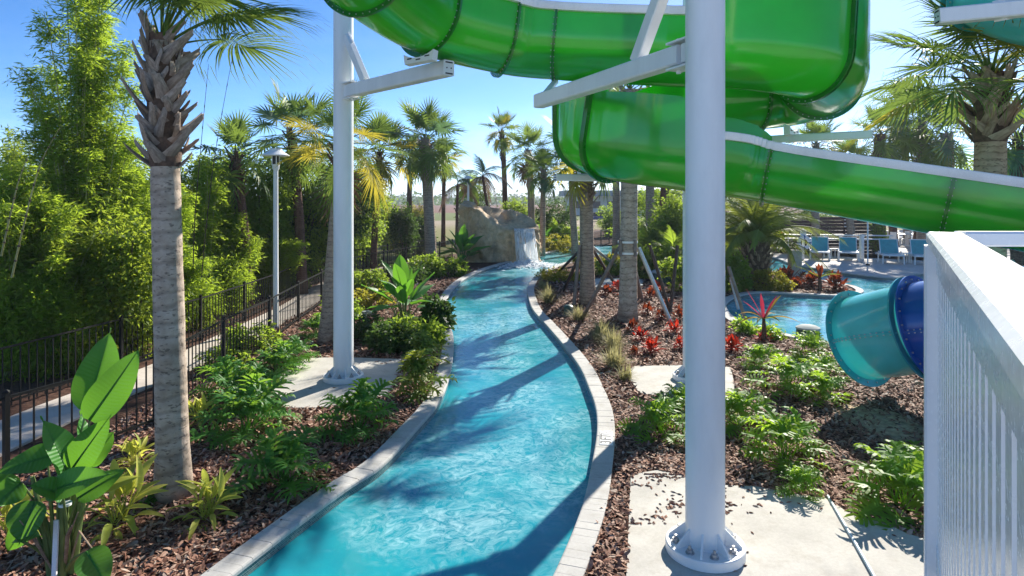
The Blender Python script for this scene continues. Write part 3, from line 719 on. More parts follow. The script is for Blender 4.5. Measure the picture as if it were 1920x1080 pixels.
for i, (u0, u1, hl, hr, cap) in enumerate(SECS):
    nx = SECS[i + 1] if i + 1 < len(SECS) else None; pv = SECS[i - 1] if i else None
    def hf(u, u0=u0, u1=u1, hl=hl, hr=hr, nx=nx, pv=pv):
        r = hr
        if nx and nx[3] < hr - 0.2 and nx[4]:
            r = nx[3] + (hr - nx[3]) * smooth_drop(u - (u1 - 0.42), 0.42)
        if pv and pv[3] < hr - 0.2 and pv[4]:
            r = pv[3] + (hr - pv[3]) * smooth_drop((u0 + 0.35) - u, 0.35)
        l = hl
        if nx and nx[2] < hl - 0.2: l = nx[2] + (hl - nx[2]) * smooth_drop(u - (u1 - 0.42), 0.42)
        return l, r
    N = max(6, int((u1 - u0) * 26)); us = [u0 + (u1 - u0) * k / N for k in range(N + 1)]
    mb = MB(); sweep(us, R_FL, R_FL - 0.018, hf, mb)
    o = wpart('flume_section', mb, M['green'], slide, angle=0.9)
    if cap:
        for sd in ((-1, 1) if cap == 1 else (1,)):
            cb = MB(); P = []
            for u in us:
                p, t, s, n = frame(u); h = hf(u)[0 if sd < 0 else 1]
                q = p + s * sd * (R_FL + 0.035) + n * (R_FL + h)
                P.append((q, s, n))
            vs = []
            for q, s, n in P:
                for a, b in ((-.042, -.105), (.042, -.105), (.048, -.095), (.048, .012), (.036, .024), (-.062, .024), (-.062, .004), (-.03, .002)):
                    vs.append(q + s * sd * a + n * b)
            m = 8
            fs = [(k * m + j, (k + 1) * m + j, (k + 1) * m + (j + 1) % m, k * m + (j + 1) % m) for k in range(len(P) - 1) for j in range(m)] + [tuple(range(m - 1, -1, -1)), tuple(range((len(P) - 1) * m, len(P) * m))]
            cb.add(vs, fs); wpart('rim_rail', cb, M['lip'], slide)
    # joint flanges at the lower end of each piece
    if nx and i not in (4,):
        for du, w in ((-0.030, 0.011), (0.0, 0.011)):
            pass
        L1 = (p_at(u1 + 0.02)[0] - p_at(u1 - 0.02)[0]).length / 0.04
        k = 0.021 / L1
        fl = MB(); fl2 = MB()
        hh = lambda u: (min(hl, nx[2]) - 0.02, min(hf(u1)[1], nx[3]) - 0.02 if abs(hr - nx[3]) > .2 and nx[4] else hf(u1)[1] - 0.02)
        for (b, ua, ub) in ((fl, u1 - k * 1.05, u1 - k * 0.08), (fl2, u1 + k * 0.08, u1 + k * 1.05)):
            sweep([ua, ub], R_FL + 0.075, R_FL + 0.002, hh, b)
        f1 = wpart('flange', fl, M['green_dk'], slide, angle=0.5); wpart('flange', fl2, M['green_dk'], slide, angle=0.5)
        bl = MB(); p, t, s, n = frame(u1); a_, b_ = hh(u1)
        pr = profile(R_FL + 0.042, a_, b_); acc = 0; last = pr[0]; seq = []
        for q in pr[1:]:
            d = math.hypot(q[0] - last[0], q[1] - last[1]); c0 = 0
            while acc + d >= 0.105:
                f = (0.105 - acc) / d; last = (last[0] + (q[0] - last[0]) * f, last[1] + (q[1] - last[1]) * f); seq.append(last); d *= (1 - f); acc = 0
            acc += d; last = q
        for a, b in seq:
            c = p + s * a + n * b
            hexbolt(bl, c + t * 0.019, t, 0.010, 0.014); hexbolt(bl, c - t * 0.019, -t, 0.010, 0.012)
        ob = wpart('flange_bolts', bl, M['steel'], f1, smooth=False); ob['kind'] = 'stuff'

# ---------------------------------------------------------------- tube slides
def tube_slide(name, label, ctrl, mats, R, cuts, Rf=0.10):
    t = thing(name, label, 'water slide', ctrl[0])
    P = catmull(ctrl, per=14); n = len(P) - 1
    def fr(i):
        d = (P[min(i + 1, n)] - P[max(i - 1, 0)]).normalized(); s = d.cross(Vector((0, 0, 1))).normalized(); return P[i], d, s, s.cross(d)
    def ring(i, r, k=48, off=0.0):
        p, d, s, u = fr(i); return [p + d * off + (s * math.cos(2 * math.pi * j / k) + u * math.sin(2 * math.pi * j / k)) * r for j in range(k)]
    for (i0, i1, m) in cuts:
        mb = MB(); k = 48
        for r, fl in ((R, 0), (R - 0.02, 1)):
            rows = [ring(i, r) for i in range(i0, i1 + 1)]
            vs = [v for q in rows for v in q]
            fs = [(a * k + j, a * k + (j + 1) % k, (a + 1) * k + (j + 1) % k, (a + 1) * k + j) for a in range(len(rows) - 1) for j in range(k)]
            if fl: fs = [f[::-1] for f in fs]
            mb.add(vs, fs)
        o = wpart('tube_section', mb, M[mats[m]], t)
        sm = MB(); bo = MB()   # lengthwise seam where the two halves bolt together
        for side in (0, math.pi):
            pts = []
            for i in range(i0, i1 + 1):
                p, d, s, u = fr(i); e = s * math.cos(side); pts.append((p + e * (R + 0.03), e, u, d))
            for (a, e, u, d), (b, e2, u2, d2) in zip(pts, pts[1:]):
                sm.beam(a, b, 0.07, 0.03, up=u)
            for (a, e, u, d) in pts[1:-1]:
                hexbolt(bo, a + u * 0.014, u, 0.013, 0.02); hexbolt(bo, a - u * 0.014, -u, 0.013, 0.02)
        sp_ = wpart('seam', sm, M[mats[m]], o, smooth=False); wpart('seam_bolts', bo, M['steel'], o, smooth=False)['kind'] = 'stuff'
        for i, sg in ((i0, 1), (i1, -1)):
            fb = MB(); k = 56
            a, b = ring(i, R + Rf, k, 0.003 * sg), ring(i, R + Rf, k, 0.028 * sg); c, e = ring(i, R - 0.03, k, 0.003 * sg), ring(i, R - 0.03, k, 0.028 * sg)
            fb.add(a + b + c + e, [f for j in range(k) for f in ((j, (j + 1) % k, k + (j + 1) % k, k + j), (2 * k + j, j, (j + 1) % k, 2 * k + (j + 1) % k), (k + j, k + (j + 1) % k, 3 * k + (j + 1) % k, 3 * k + j), (3 * k + j, 3 * k + (j + 1) % k, 2 * k + (j + 1) % k, 2 * k + j))])
            fo = wpart('flange', fb, M[mats[m + 2] if mats[m] == 'aqua' else mats[m]], t, angle=0.5)
            bb = MB(); p, d, s, u = fr(i)
            for j in range(22):
                an = 2 * math.pi * (j + .5) / 22
                hexbolt(bb, p + d * sg * 0.028 + (s * math.cos(an) + u * math.sin(an)) * (R + 0.055), d * sg, 0.015, 0.02)
            wpart('flange_bolts', bb, M['steel'], fo, smooth=False)['kind'] = 'stuff'
    return t
tube_slide('tube_slide', 'aqua and blue tube slide emptying into the pool', [(6.76, 12.4, 1.05), (7.26, 11.4, 1.45), (8.05, 10.5, 1.78), (9.3, 9.8, 2.1)], ['aqua', 'blue', 'aqua_dk'], 0.79, [(0, 14, 0), (15, 30, 1), (31, 42, 0)], 0.13)
tube_slide('tube_slide', 'pale aqua tube slide curving high above the sabal palm', [(8.4, 12.6, 9.0), (8.25, 11.5, 7.9), (8.5, 10.4, 7.02), (9.8, 9.7, 6.7), (12.5, 10.2, 6.6)], ['aqua', 'blue', 'aqua_dk'], 0.76, [(0, 20, 0), (21, 40, 0), (41, 56, 0)])

# ---------------------------------------------------------------- white steel posts that carry the slides
def post_column(t, x, y, r, h, z0=0.02):
    cb = MB(); cb.lathe([(r, z0 + 0.10), (r, 6.098), (r + .004, 6.10), (r + .005, 6.11), (r + .004, 6.12), (r, 6.122), (r, h)], 40, (x, y, 0)); wpart('column', cb, M['white'], t)
    wb = MB(); wb.lathe([(r - .01, z0 + .10), (r + .016, z0 + .104), (r + .012, z0 + .112), (r + .002, z0 + .122), (r - .01, z0 + .122)], 40, (x, y, 0)); wpart('weld_bead', wb, M['white'], t)
    fb = MB(); R = r * 2.02
    fb.lathe([(R - 0.01, z0 + 0.0), (R, z0 + 0.008), (R, z0 + 0.095), (R - 0.008, z0 + 0.105), (0.02, z0 + 0.105)], 48, (x, y, 0)); fl = wpart('base_flange', fb, M['white'], t, angle=0.5)
    for k in range(8):
        a = 2 * math.pi * (k + 0.5) / 8; c, s = math.cos(a), math.sin(a)
        gb = MB(); w = Vector((-s, c, 0)) * 0.010; o = Vector((x, y, z0 + 0.103)); e = Vector((c, s, 0)); z = Vector((0, 0, 1))
        pr = [o + e * (r - 0.004), o + e * (R - 0.035), o + e * (R - 0.035) + z * 0.02, o + e * (r - 0.004) + z * 0.18]
        gb.add([p - w for p in pr] + [p + w for p in pr], [(0, 1, 2, 3), (7, 6, 5, 4), (0, 4, 5, 1), (1, 5, 6, 2), (2, 6, 7, 3), (3, 7, 4, 0)]); wpart('gusset', gb, M['white'], t, smooth=False)
        a2 = 2 * math.pi * k / 8; q = Vector((x + math.cos(a2) * (R - 0.095), y + math.sin(a2) * (R - 0.095), z0 + 0.105))
        bb = MB(); bb.lathe([(0.045, 0), (0.045, 0.012), (0.002, 0.012)], 16, q); hexbolt(bb, q + Vector((0, 0, 0.010)), z, 0.033, 0.032); bb.lathe([(0.016, 0.04), (0.016, 0.075), (0.001, 0.078)], 10, q)
        wpart('anchor_bolt', bb, M['bolt'], t, smooth=False)
def arm(t, a, b, w, h, name='arm'):
    mb = MB(); mb.beam(a, b, w, h, ch=0.018); o = wpart(name, mb, M['white'], t, smooth=False)
    a, b = Vector(a), Vector(b); d = (b - a).normalized(); s = d.cross(Vector((0, 0, 1))).normalized()
    cb = MB()
    for zz in (-0.36, 0.36): cb.beam(b + d * 0.004 - s * w * 0.32 + Vector((0, 0, zz * h)), b + d * 0.004 + s * w * 0.32 + Vector((0, 0, zz * h)), 0.012, 0.02)
    for ss in (-.2, .2): hexbolt(cb, b + s * w * ss, d, 0.012, 0.008)
    wpart('end_slots', cb, M['dark'], o, smooth=False)
    return o
def clamp(t, x, y, z, r, d, h, w):
    """two half-shell plates with lugs that fix an arm to its post"""
    mb = MB(); d = Vector(d).normalized(); s = d.cross(Vector((0, 0, 1)))
    for zz in (z - h / 2 - 0.035, z + h / 2 + 0.035):
        mb.beam(Vector((x, y, zz)) + d * (r * 0.7), Vector((x, y, zz)) + d * (r + 0.33), w * 1.1, 0.022)
        hexbolt(mb, Vector((x, y, zz)) + d * (r + 0.24), Vector((0, 0, 1 if zz > z else -1)), 0.026, 0.05)
    mb.beam(Vector((x, y, z)) + d * (r * 0.8), Vector((x, y, z)) + d * (r + 0.10), w * 0.75, h * 0.92)
    wpart('arm_bracket', mb, M['white'], t, smooth=False)
def saddle(t, c, tang, r_in, w=0.11, base=-0.18, half=0.34):
    """curved cradle plate under the flume at c (trough bottom)"""
    c = Vector(c); tang = Vector(tang).normalized(); s = tang.cross(Vector((0, 0, 1))).normalized(); z = Vector((0, 0, 1))
    mb = MB(); top = []
    for k in range(13):
        x = -half + 2 * half * k / 12; top.append((x, r_in - math.sqrt(max(0, r_in * r_in - x * x)) - 0.02))
    pr = [(-half * .92, base), (half * .92, base)] + top[::-1]
    n = len(pr)
    vs = [c + s * a + z * b - tang * w / 2 for a, b in pr] + [c + s * a + z * b + tang * w / 2 for a, b in pr]
    mb.add(vs, [(i, (i + 1) % n, n + (i + 1) % n, n + i) for i in range(n)] + [tuple(range(n - 1, -1, -1)), tuple(range(n, 2 * n))])
    o = wpart('saddle', mb, M['white'], t, smooth=False)
    sb = MB()
    for a in (-.2, 0, .2):
        for e in (-1, 1):
            y0 = r_in - math.sqrt(r_in * r_in - a * a) - 0.055
            sb.beam(c + s * (a - .05) + z * (y0 + abs(a) * .02) + tang * e * (w / 2 + .001), c + s * (a + .05) + z * (y0 + abs(a) * .02) + tang * e * (w / 2 + .001), 0.008, 0.02)
    wpart('saddle_slots', sb, M['dark'], o, smooth=False)
def tang(u): return p_at(u)[1]

# nearest post
x, y = (1322 - 960) / FPX * 6.76, 6.76
t = thing('slide_post', 'thick white steel post nearest, bolted to the concrete pad', 'post', (x, y, 0), 'white posts carrying the slides')
post_column(t, x, y, 0.202, 9.2)
zA = CAM_H + 1.59; e = Vector((0.44, 10.5, zA)); b0 = Vector((x, y, zA)); d = (e - b0).normalized()
clamp(t, x, y, zA, 0.202, d, 0.22, 0.2); arm(t, b0 + d * 0.36, e, 0.19, 0.22)
mb = MB(); mb.beam(b0 + d * 0.20 + Vector((0, 0, 1.55)), b0 + d * 1.25 + Vector((0, 0, 0.10)), 0.14, 0.17, ch=0.012); wpart('brace', mb, M['white'], t, smooth=False)
q = p_at(5)[0]; mb = MB(); mb.beam(e - d * 0.25 + Vector((0, 0, 0.09)), q + Vector((0.02, -0.12, -0.06)), 0.10, 0.05); wpart('strut', mb, M['white'], t, smooth=False)
q = p_at(6.0)[0]; 
# post by the fence
x, y = (644 - 960) / FPX * 13.2, 13.2
t = thing('slide_post', 'white steel post standing beside the fence bed', 'post', (x, y, 0), 'white posts carrying the slides')
post_column(t, x, y, 0.202, 8.6)
b0 = Vector((x, y, 5.93)); e = Vector((-1.02, 10.35, 5.86)); d = (e - b0).normalized()
clamp(t, x, y, 5.93, 0.202, d, 0.25, 0.22); arm(t, b0 + d * 0.34, e, 0.21, 0.25)
mb = MB(); mb.beam(b0 + d * 0.16 + Vector((0, 0, 1.12)), b0 + d * 0.95 + Vector((0, 0, 0.12)), 0.13, 0.16, ch=0.01); mb.beam(b0 + d * 0.05 + Vector((0, 0, 1.25)), b0 + d * 0.34 + Vector((0, 0, 0.92)), 0.02, 0.2); wpart('brace', mb, M['white'], t, smooth=False)
pc, tc_ = p_at(2.94); saddle(t, pc + Vector((0, 0, -0.09)), tc_, 0.75, base=-0.10)
# post behind the nearest one
x, y = (1299 - 960) / FPX * 13.2, 13.2
t = thing('slide_post', 'white steel post half hidden behind the nearest post', 'post', (x, y, 0), 'white posts carrying the slides')
post_column(t, x, y, 0.202, 8.8)
def arm_to(u, zoff, reach=0.4, w=0.13, h=0.13, br=True):
    pc, tg = p_at(u); e = Vector((pc.x, pc.y, pc.z + zoff)); b0 = Vector((x, y, e.z)); d = (e - b0).normalized()
    clamp(t, x, y, e.z, 0.202, d, h, w); arm(t, b0 + d * 0.3, e + d * reach, w, h); saddle(t, pc + Vector((0, 0, -0.09)), tg, 0.75, base=zoff + 0.09 + h / 2 - 0.02)
arm_to(13.2, -0.22, 0.85)
arm_to(9.95, -0.24, 1.35, 0.14, 0.14)
pb = Vector((x, y, 6.15)); pe = p_at(9.6)[0] + Vector((0.0, -0.1, -0.12)); mb = MB(); mb.beam(pb + Vector((0.2, -.1, 0)), Vector((4.9, 11.6, 5.25)), 0.12, 0.12); 
# beam and post of the high tube
x, y = 8.75, 8.9
t = thing('slide_post', 'white post under the high aqua tube', 'post', (x, y, 0), 'white posts carrying the slides')
post_column(t, x, y, 0.202, 8.0)
a = Vector((x - .3, y, 6.52)); bb = A(1757, 32, 9.35); arm(t, a, bb, 0.2, 0.22); clamp(t, x, y, 6.52, 0.202, (bb - a), 0.22, 0.2)
mb = MB(); mb.beam(Vector((7.0, 9.2, 6.45)), Vector((8.1, 9.9, 6.75)), 0.14, 0.3); wpart('strut', mb, M['white'], t, smooth=False)
# ---------------------------------------------------------------- stair-tower railing at the right edge
def railing():
    t = thing('white_railing', 'white picket railing of the slide stair beside the eye', 'railing', (1.3, 2.0, 2.57))
    zt = CAM_H - 0.105; C = Vector((1.30, 2.0, zt)); d = Vector((-0.518, -0.855, 0)).normalized(); s = Vector((-d.y, d.x, 0))
    if s.x < 0: s = -s
    mb = MB(); e = C + d * 2.25
    mb.beam(C - d * 0.03 + Vector((0, 0, -0.02)) + s * 0.045, e + Vector((0, 0, -0.02)) + s * 0.045, 0.098, 0.040, ch=0.008); wpart('top_rail', mb, M['vinyl'], t, smooth=False)
    mb = MB(); mb.beam(C + Vector((0, 0, -0.085)) + s * 0.045, e + Vector((0, 0, -0.085)) + s * 0.045, 0.05, 0.088, ch=0.004); wpart('rail_web', mb, M['vinyl'], t, smooth=False)
    mb = MB(); mb.beam(C + Vector((0, 0, -1.0)) + s * 0.045, e + Vector((0, 0, -1.0)) + s * 0.045, 0.05, 0.09, ch=0.004); wpart('bottom_rail', mb, M['vinyl'], t, smooth=False)
    pm = MB().box((0, 0, -0.5), (0.046, 0.046, 0.86)).mesh('picket', M['vinyl'], False)
    rz = math.atan2(d.y, d.x)
    for k in range(1, 27):
        p = C + d * (0.02 + 0.08 * k) + s * 0.045 + Vector((0, 0, -0.06)); link('picket', pm, t, Matrix.Translation(p - t.location) @ Matrix.Rotation(rz, 4, 'Z'))
    mb = MB(); mb.beam((C.x + 0.035, C.y - 0.01, 0), (C.x + 0.035, C.y - 0.01, zt - 0.042), 0.09, 0.09, up=Vector((d.x, d.y, 0)), ch=0.006); wpart('corner_post', mb, M['vinyl'], t, smooth=False)
    # return rail to the right of the corner
    z2 = zt + 0.003; a = C + Vector((0.1, 0.015, 0)); b = Vector((3.9, 2.0, zt))
    mb = MB(); mb.beam(Vector((a.x, 2.0, z2 - 0.024)), Vector((b.x, 2.0, z2 - 0.024)), 0.06, 0.046, ch=0.006); wpart('top_rail', mb, M['vinyl'], t, smooth=False)
    mb = MB(); mb.beam(Vector((a.x, 2.0, zt - 1.0)), Vector((b.x, 2.0, zt - 1.0)), 0.05, 0.07); wpart('bottom_rail', mb, M['vinyl'], t, smooth=False)
    for k in range(18):
        p = Vector((1.425 + 0.117 * k, 2.0, zt - 0.045)); link('picket', pm, t, Matrix.Translation(p - t.location))
    # deck boards and legs of the stair landing
    dt = thing('stair_landing', 'white plank landing of the slide stair under the railing', 'platform', (1.3, 2.0, 0))
    for k in range(16):
        y1 = 1.95 - 0.145 * k; x0 = 1.30 + (y1 - 2.0) * 0.606 + 0.12
        wpart('plank', MB().box(((x0 + 4.0) / 2, y1 - 0.07, 2.535), (4.0 - x0, 0.138, 0.04)), M['vinyl'], dt, smooth=False)
    for q in ((3.8, 1.9), (3.8, -0.2), (0.45, 0.2)): wpart('leg', MB().box((q[0], q[1], 1.25), (0.1, 0.1, 2.5)), M['vinyl'], dt, smooth=False)
railing()

# ---------------------------------------------------------------- black picket fences
def fence(name, label, pts, per, h, extra_posts=True, group='black picket fences'):
    t = thing(name, label, 'fence', (pts[0][0], pts[0][1], 0), group)
    pk = MB().box((0, 0, h * 0.5 - 0.02), (0.018, 0.018, h - 0.13)).mesh('picket', M['black'], False)
    pm = MB().box((0, 0, h / 2), (0.062, 0.062, h + 0.03)); pm.lathe([(0.05, h + 0.013), (0.05, h + 0.03), (0.012, h + 0.055)], 4); pm = pm.mesh('post', M['black'], False)
    nP = 0; rest = MB()
    for i, (a, b) in enumerate(zip(pts, pts[1:])):
        a, b = Vector((*a, 0)), Vector((*b, 0)); d = b - a; l = d.length; ns = max(1, round(l / 2.6)); rz = math.atan2(d.y, d.x)
        for j in range(ns):
            p, q = a + d * (j / ns), a + d * ((j + 1) / ns)
            link('post', pm, t, Matrix.Translation(p - t.location) @ Matrix.Rotation(rz, 4, 'Z'))
            for zz, hh in ((h - 0.045, 0.035), (h - 0.19, 0.03) if False else (h - 0.045, 0.035), (0.12, 0.035)):
                pass
            for zz in (h - 0.05, 0.13):
                rb = MB(); u = d.normalized(); rb.beam(p + u * 0.03 + Vector((0, 0, zz)), q - u * 0.03 + Vector((0, 0, zz)), 0.03, 0.036); wpart('rail', rb, M['black'], t, smooth=False)
            n = int((q - p).length / 0.165)
            for k in range(1, n):
                r = p + (q - p) * (k / n)
                if nP < 296: link('picket', pk, t, Matrix.Translation(r - t.location + Vector((0, 0, 0))) @ Matrix.Rotation(rz, 4, 'Z')); nP += 1
                else: rest.box((r.x, r.y, h * 0.5 - 0.02), (0.018, 0.018, h - 0.13))
    link('post', pm, t, Matrix.Translation(Vector((*pts[-1], 0)) - t.location))
    if rest.v: wpart('pickets', rest, M['black'], t, smooth=False)['kind'] = 'stuff'
fence('picket_fence', 'black metal picket fence between the planted bed and the walkway', [(-6.95, 7.2), (-6.6, 8.35), (-5.85, 10.5), (-6.17, 13.7), (-6.24, 16.45), (-6.48, 19.4), (-6.7, 22.5), (-7.08, 27.5), (-6.3, 31.5), (-4.79, 35.4), (-3.7, 39.6)], 0.118, 1.2)
fence('picket_fence', 'black metal picket fence behind the walkway, against the bamboo', [(-9.5, 8.0), (-9.0, 11.1), (-8.55, 14.0), (-8.22, 16.9), (-8.2, 19.6), (-8.25, 22.4), (-8.6, 26), (-8.6, 31), (-7, 36), (-5, 42)], 0.118, 1.16)
fence('picket_fence', 'short black fence beyond the waterfall among the palms', [(3.2, 46), (6.0, 48), (9, 55), (13, 62)], 0.118, 1.25)
fence('picket_fence', 'far black fence at the end of the channel', [(9, 84), (15, 84), (22, 82)], 0.118, 1.9)

# ---------------------------------------------------------------- walkway lamps
def lamp(x, y, h, r, label):
    t = thing('walkway_lamp', label, 'lamp post', (x, y, 0), 'white walkway lamps')
    wpart('pole', MB().lathe([(0.10, 0), (0.10, 0.06), (0.078, 0.10), (0.066, h - 0.60), (0.066, h - 0.58), (0.10, h - 0.52), (0.10, h - 0.40), (0.02, h - 0.40)], 16, (x, y, 0)), M['white'], t)
    wpart('lens', MB().lathe([(0.085, h - 0.40), (0.085, h - 0.16), (0.02, h - 0.16)], 16, (x, y, 0)), M['dark'], t)
    mb = MB()
    for k in range(4):
        a = k * math.pi / 2 + .5; mb.beam((x + .1 * math.cos(a), y + .1 * math.sin(a), h - .42), (x + .1 * math.cos(a), y + .1 * math.sin(a), h - .13), 0.02, 0.02)
    wpart('cage', mb, M['white'], t, smooth=False)
    wpart('lamp_shade', MB().lathe([(0.10, h - 0.12), (r, h - 0.16), (r, h - 0.135), (r * 0.55, h - 0.03), (r * 0.45, h + 0.01), (r * 0.45, h + 0.05), (0.02, h + 0.06)], 32, (x, y, 0)), M['white'], t, angle=0.5)
p = G(517, 616); lamp(p.x, p.y, 5.13, 0.385, 'white hooded lamp post standing by the walkway fence')
p = A(878, 372, 47); lamp(p.x, p.y, 5.35, 0.40, 'distant white hooded lamp behind the waterfall rock')

# ---------------------------------------------------------------- waterfall rock
def waterfall():
    c0 = A(932, 490, 38.6); cx, cy = c0.x, 38.9
    t = thing('waterfall_rock', 'tan artificial rock with a channel spilling a waterfall into the river', 'rock waterfall', (cx, cy, 0))
    sc = 38.0 / FPX
    # footprint in plan (relative to cx, cy), height of the rim round it
    FP = [(-2.25, -0.2, 3.35), (-2.1, -0.75, 3.3), (-1.5, -1.35, 3.15), (-0.7, -1.45, 2.85), (0.05, -1.35, 2.2), (0.85, -1.25, 1.98), (1.5, -1.15, 1.95), (2.15, -0.75, 2.0), (2.5, 0.0, 2.1), (2.3, 0.9, 2.55), (1.4, 1.45, 2.9), (0.4, 1.6, 3.05), (-0.7, 1.5, 3.25), (-1.7, 1.0, 3.3)]
    ring = catmull([Vector(p) for p in FP], per=12, closed=True); n = len(ring)
    H = 26; vs = []
    def wob(x, y, z):
        f = 0.6; a = noise.fractal((x * f, y * f, z * f + 7), 0.9, 2.0, 5); b = noise.fractal((x * 1.7 + 4, y * 1.7, z * 1.7), 0.9, 2.0, 4)
        r = 1 - abs(noise.noise((x * 0.8, y * 0.8 + 3, z * 0.55)))          # creases
        return a * 0.30 + b * 0.17 + (r - 0.75) * 0.42
    for i in range(H + 1):
        f = i / H
        for p in ring:
            bulge = 1.0 + 0.09 * math.sin(f * math.pi) - 0.06 * f ** 3
            if p.y < -1.0 and p.x > 0.2: bulge -= 0.22 * math.sin(min(1, f * 1.25) * math.pi) * min(1, (p.x - .2))   # undercut below the lip
            z = -0.15 + (p.z + 0.15) * f
            q = Vector((p.x * bulge, p.y * bulge, z)); nn = Vector((p.x, p.y * 1.3, 0)).normalized()
            q += nn * wob(q.x, q.y, z) * (1.0 if i < H else 0.6); q.z += 0.12 * noise.noise((q.x * 2.1, q.y * 2.1, z * 2 + 20)) * f
            vs.append(q + Vector((cx, cy, 0)))
    fs = [(i * n + k, i * n + (k + 1) % n, (i + 1) * n + (k + 1) % n, (i + 1) * n + k) for i in range(H) for k in range(n)]
    # top: rim folds in to a bowl that runs down to the lip
    lip = Vector((1.9, -0.75)); src = Vector((-0.55, 0.35)); base = H * n; J = 9
    for j in range(1, J + 1):
        f = j / J
        for k, p in enumerate(ring):
            # nearest point of the channel axis
            ax = (lip - src); tt = max(0, min(1, (Vector((p.x, p.y)) - src).dot(ax) / ax.length_squared)); m = src + ax * tt
            zc = 2.55 + (1.80 - 2.55) * tt
            e = vs[base + k] - Vector((cx, cy, 0))
            q = Vector((e.x + (m.x - e.x) * f, e.y + (m.y - e.y) * f, e.z + (zc - e.z) * (f ** 1.6)))
            if f < 0.25: q.z += 0.03
            q.z += 0.14 * noise.fractal((q.x * 1.6, q.y * 1.6, 4), 0.9, 2, 4) * (1 - f * 0.5)
            vs.append(q + Vector((cx, cy, 0)))
    fs += [((H + j) * n + k, (H + j) * n + (k + 1) % n, (H + j + 1) * n + (k + 1) % n, (H + j + 1) * n + k) for j in range(J) for k in range(n)]
    wpart('rock_mass', MB().add(vs, fs), M['rock'], t, angle=0.9)
    # ledge slab and two boulders that frame the channel
    def boulder(c, r, seed, name='boulder'):
        mb = MB(); N1, N2 = 10, 16; v = []
        for i in range(N1 + 1):
            th = math.pi * i / N1
            for k in range(N2):
                ph = 2 * math.pi * k / N2; d = Vector((math.sin(th) * math.cos(ph), math.sin(th) * math.sin(ph), math.cos(th)))
                s = 1 + 0.35 * noise.fractal(d * 1.3 + Vector((seed, 0, 0)), 0.9, 2, 4)
                v.append(Vector((d.x * r[0], d.y * r[1], d.z * r[2])) * s + Vector(c))
        mb.add(v, [(i * N2 + k, i * N2 + (k + 1) % N2, (i + 1) * N2 + (k + 1) % N2, (i + 1) * N2 + k) for i in range(N1) for k in range(N2)])
        return wpart(name, mb, M['rock'], t, angle=0.9)
    boulder((cx + 0.75, cy + 0.65, 2.45), (0.55, 0.5, 0.62), 3); boulder((cx + 1.5, cy + 0.55, 2.2), (0.75, 0.5, 0.42), 8); boulder((cx + 0.55, cy - 0.55, 1.98), (0.42, 0.3, 0.26), 12)
    boulder((cx + 1.55, cy - 0.95, 1.93), (0.95, 0.55, 0.10), 15, 'ledge'); boulder((cx - 1.75, cy + 0.2, 3.3), (0.5, 0.6, 0.28), 21)
    # falling water: ribbons that break up as they drop
    k = NT('falling_water'); f = k.noise(2.2, 6, 0.7, stretch=(7, 7, 0.5))
    tr = k.n('BsdfTransparent'); tr.inputs['Color'].default_value = (0.9, 0.95, 0.97, 1); gl = k.n('BsdfGlossy', Roughness=0.18); df = k.n('BsdfDiffuse'); df.inputs['Color'].default_value = (0.95, 0.96, 0.96, 1)
    tl = k.n('BsdfTranslucent'); tl.inputs['Color'].default_value = (0.95, 0.97, 0.98, 1); dt_ = k.n('MixShader'); dt_.inputs[0].default_value = 0.55; k.l(df.outputs[0], dt_.inputs[1]); k.l(tl.outputs[0], dt_.inputs[2])
    a = k.n('MixShader'); a.inputs[0].default_value = 0.2; k.l(dt_.outputs[0], a.inputs[1]); k.l(gl.outputs[0], a.inputs[2])
    b = k.n('MixShader'); k.l(k.ramp(f, [(0.30, (0.25, 0.25, 0.25)), (0.58, (0.95, 0.95, 0.95))]), b.inputs[0]); k.l(tr.outputs[0], b.inputs[1]); k.l(a.outputs[0], b.inputs[2]); k.t.nodes.remove(k.p); k.l(b.outputs[0], k.out.inputs['Surface'])
    M['falls'] = k.m
    fb = MB(); r = random.Random(4)
    for layer in range(2):
        N, Q = 44, 22; v = []
        for q in range(Q + 1):
            g = q / Q
            for i in range(N + 1):
                u = i / N; x0 = cx + 1.02 + 1.18 * u; spread = 1 + 0.10 * g
                out = 0.14 + 0.50 * math.sqrt(max(0, g)) + 0.05 * layer
                z = 1.99 - 0.03 * layer - (2.07 * g ** 1.0 if g > 0 else 0)
                w = 0.05 * noise.noise((u * 9, g * 1.2, layer * 5)) + 0.025 * noise.noise((u * 30, g * 2, layer))
                v.append((cx + 1.6 + (x0 - cx - 1.6) * spread + 0.2 * g, cy - 1.28 - out + w - 0.12 * math.sin(u * 3), z + (0.03 * noise.noise((u * 12, 3, layer)) if q else 0)))
        fb.add(v, [(q * (N + 1) + i, q * (N + 1) + i + 1, (q + 1) * (N + 1) + i + 1, (q + 1) * (N + 1) + i) for q in range(Q) for i in range(N) if noise.noise((i * 0.35, q * 0.10 + layer * 9, 2)) > -0.34 + 0.10 * layer - 0.1 * (q < 6)])
    wpart('falling_water', fb, M['falls'], t)['kind'] = 'stuff'
    # splash: droplets and froth where it lands
    rr = np.random.default_rng(3); n = 5200
    a = rr.uniform(0, 6.283, n); d = np.abs(rr.normal(0, 0.85, n)); X = cx + 1.85 + np.cos(a) * d * 1.15; Y = cy - 2.0 + np.sin(a) * d * 0.8 - 0.25
    Z = Z_WATER + np.abs(rr.normal(0, 0.16, n)) * np.exp(-d * 0.9); s = rr.uniform(0.02, 0.075, n) * np.exp(-d * 0.35)
    oct_ = np.array([(1, 0, 0), (0, 1, 0), (-1, 0, 0), (0, -1, 0), (0, 0, .7), (0, 0, -.7)])
    V = (np.stack([X, Y, Z], 1)[:, None, :] + oct_[None] * s[:, None, None]).reshape(-1, 3)
    M['froth'] = mat_simple('white_froth', (0.88, 0.93, 0.95), 0.35, var=0.03)
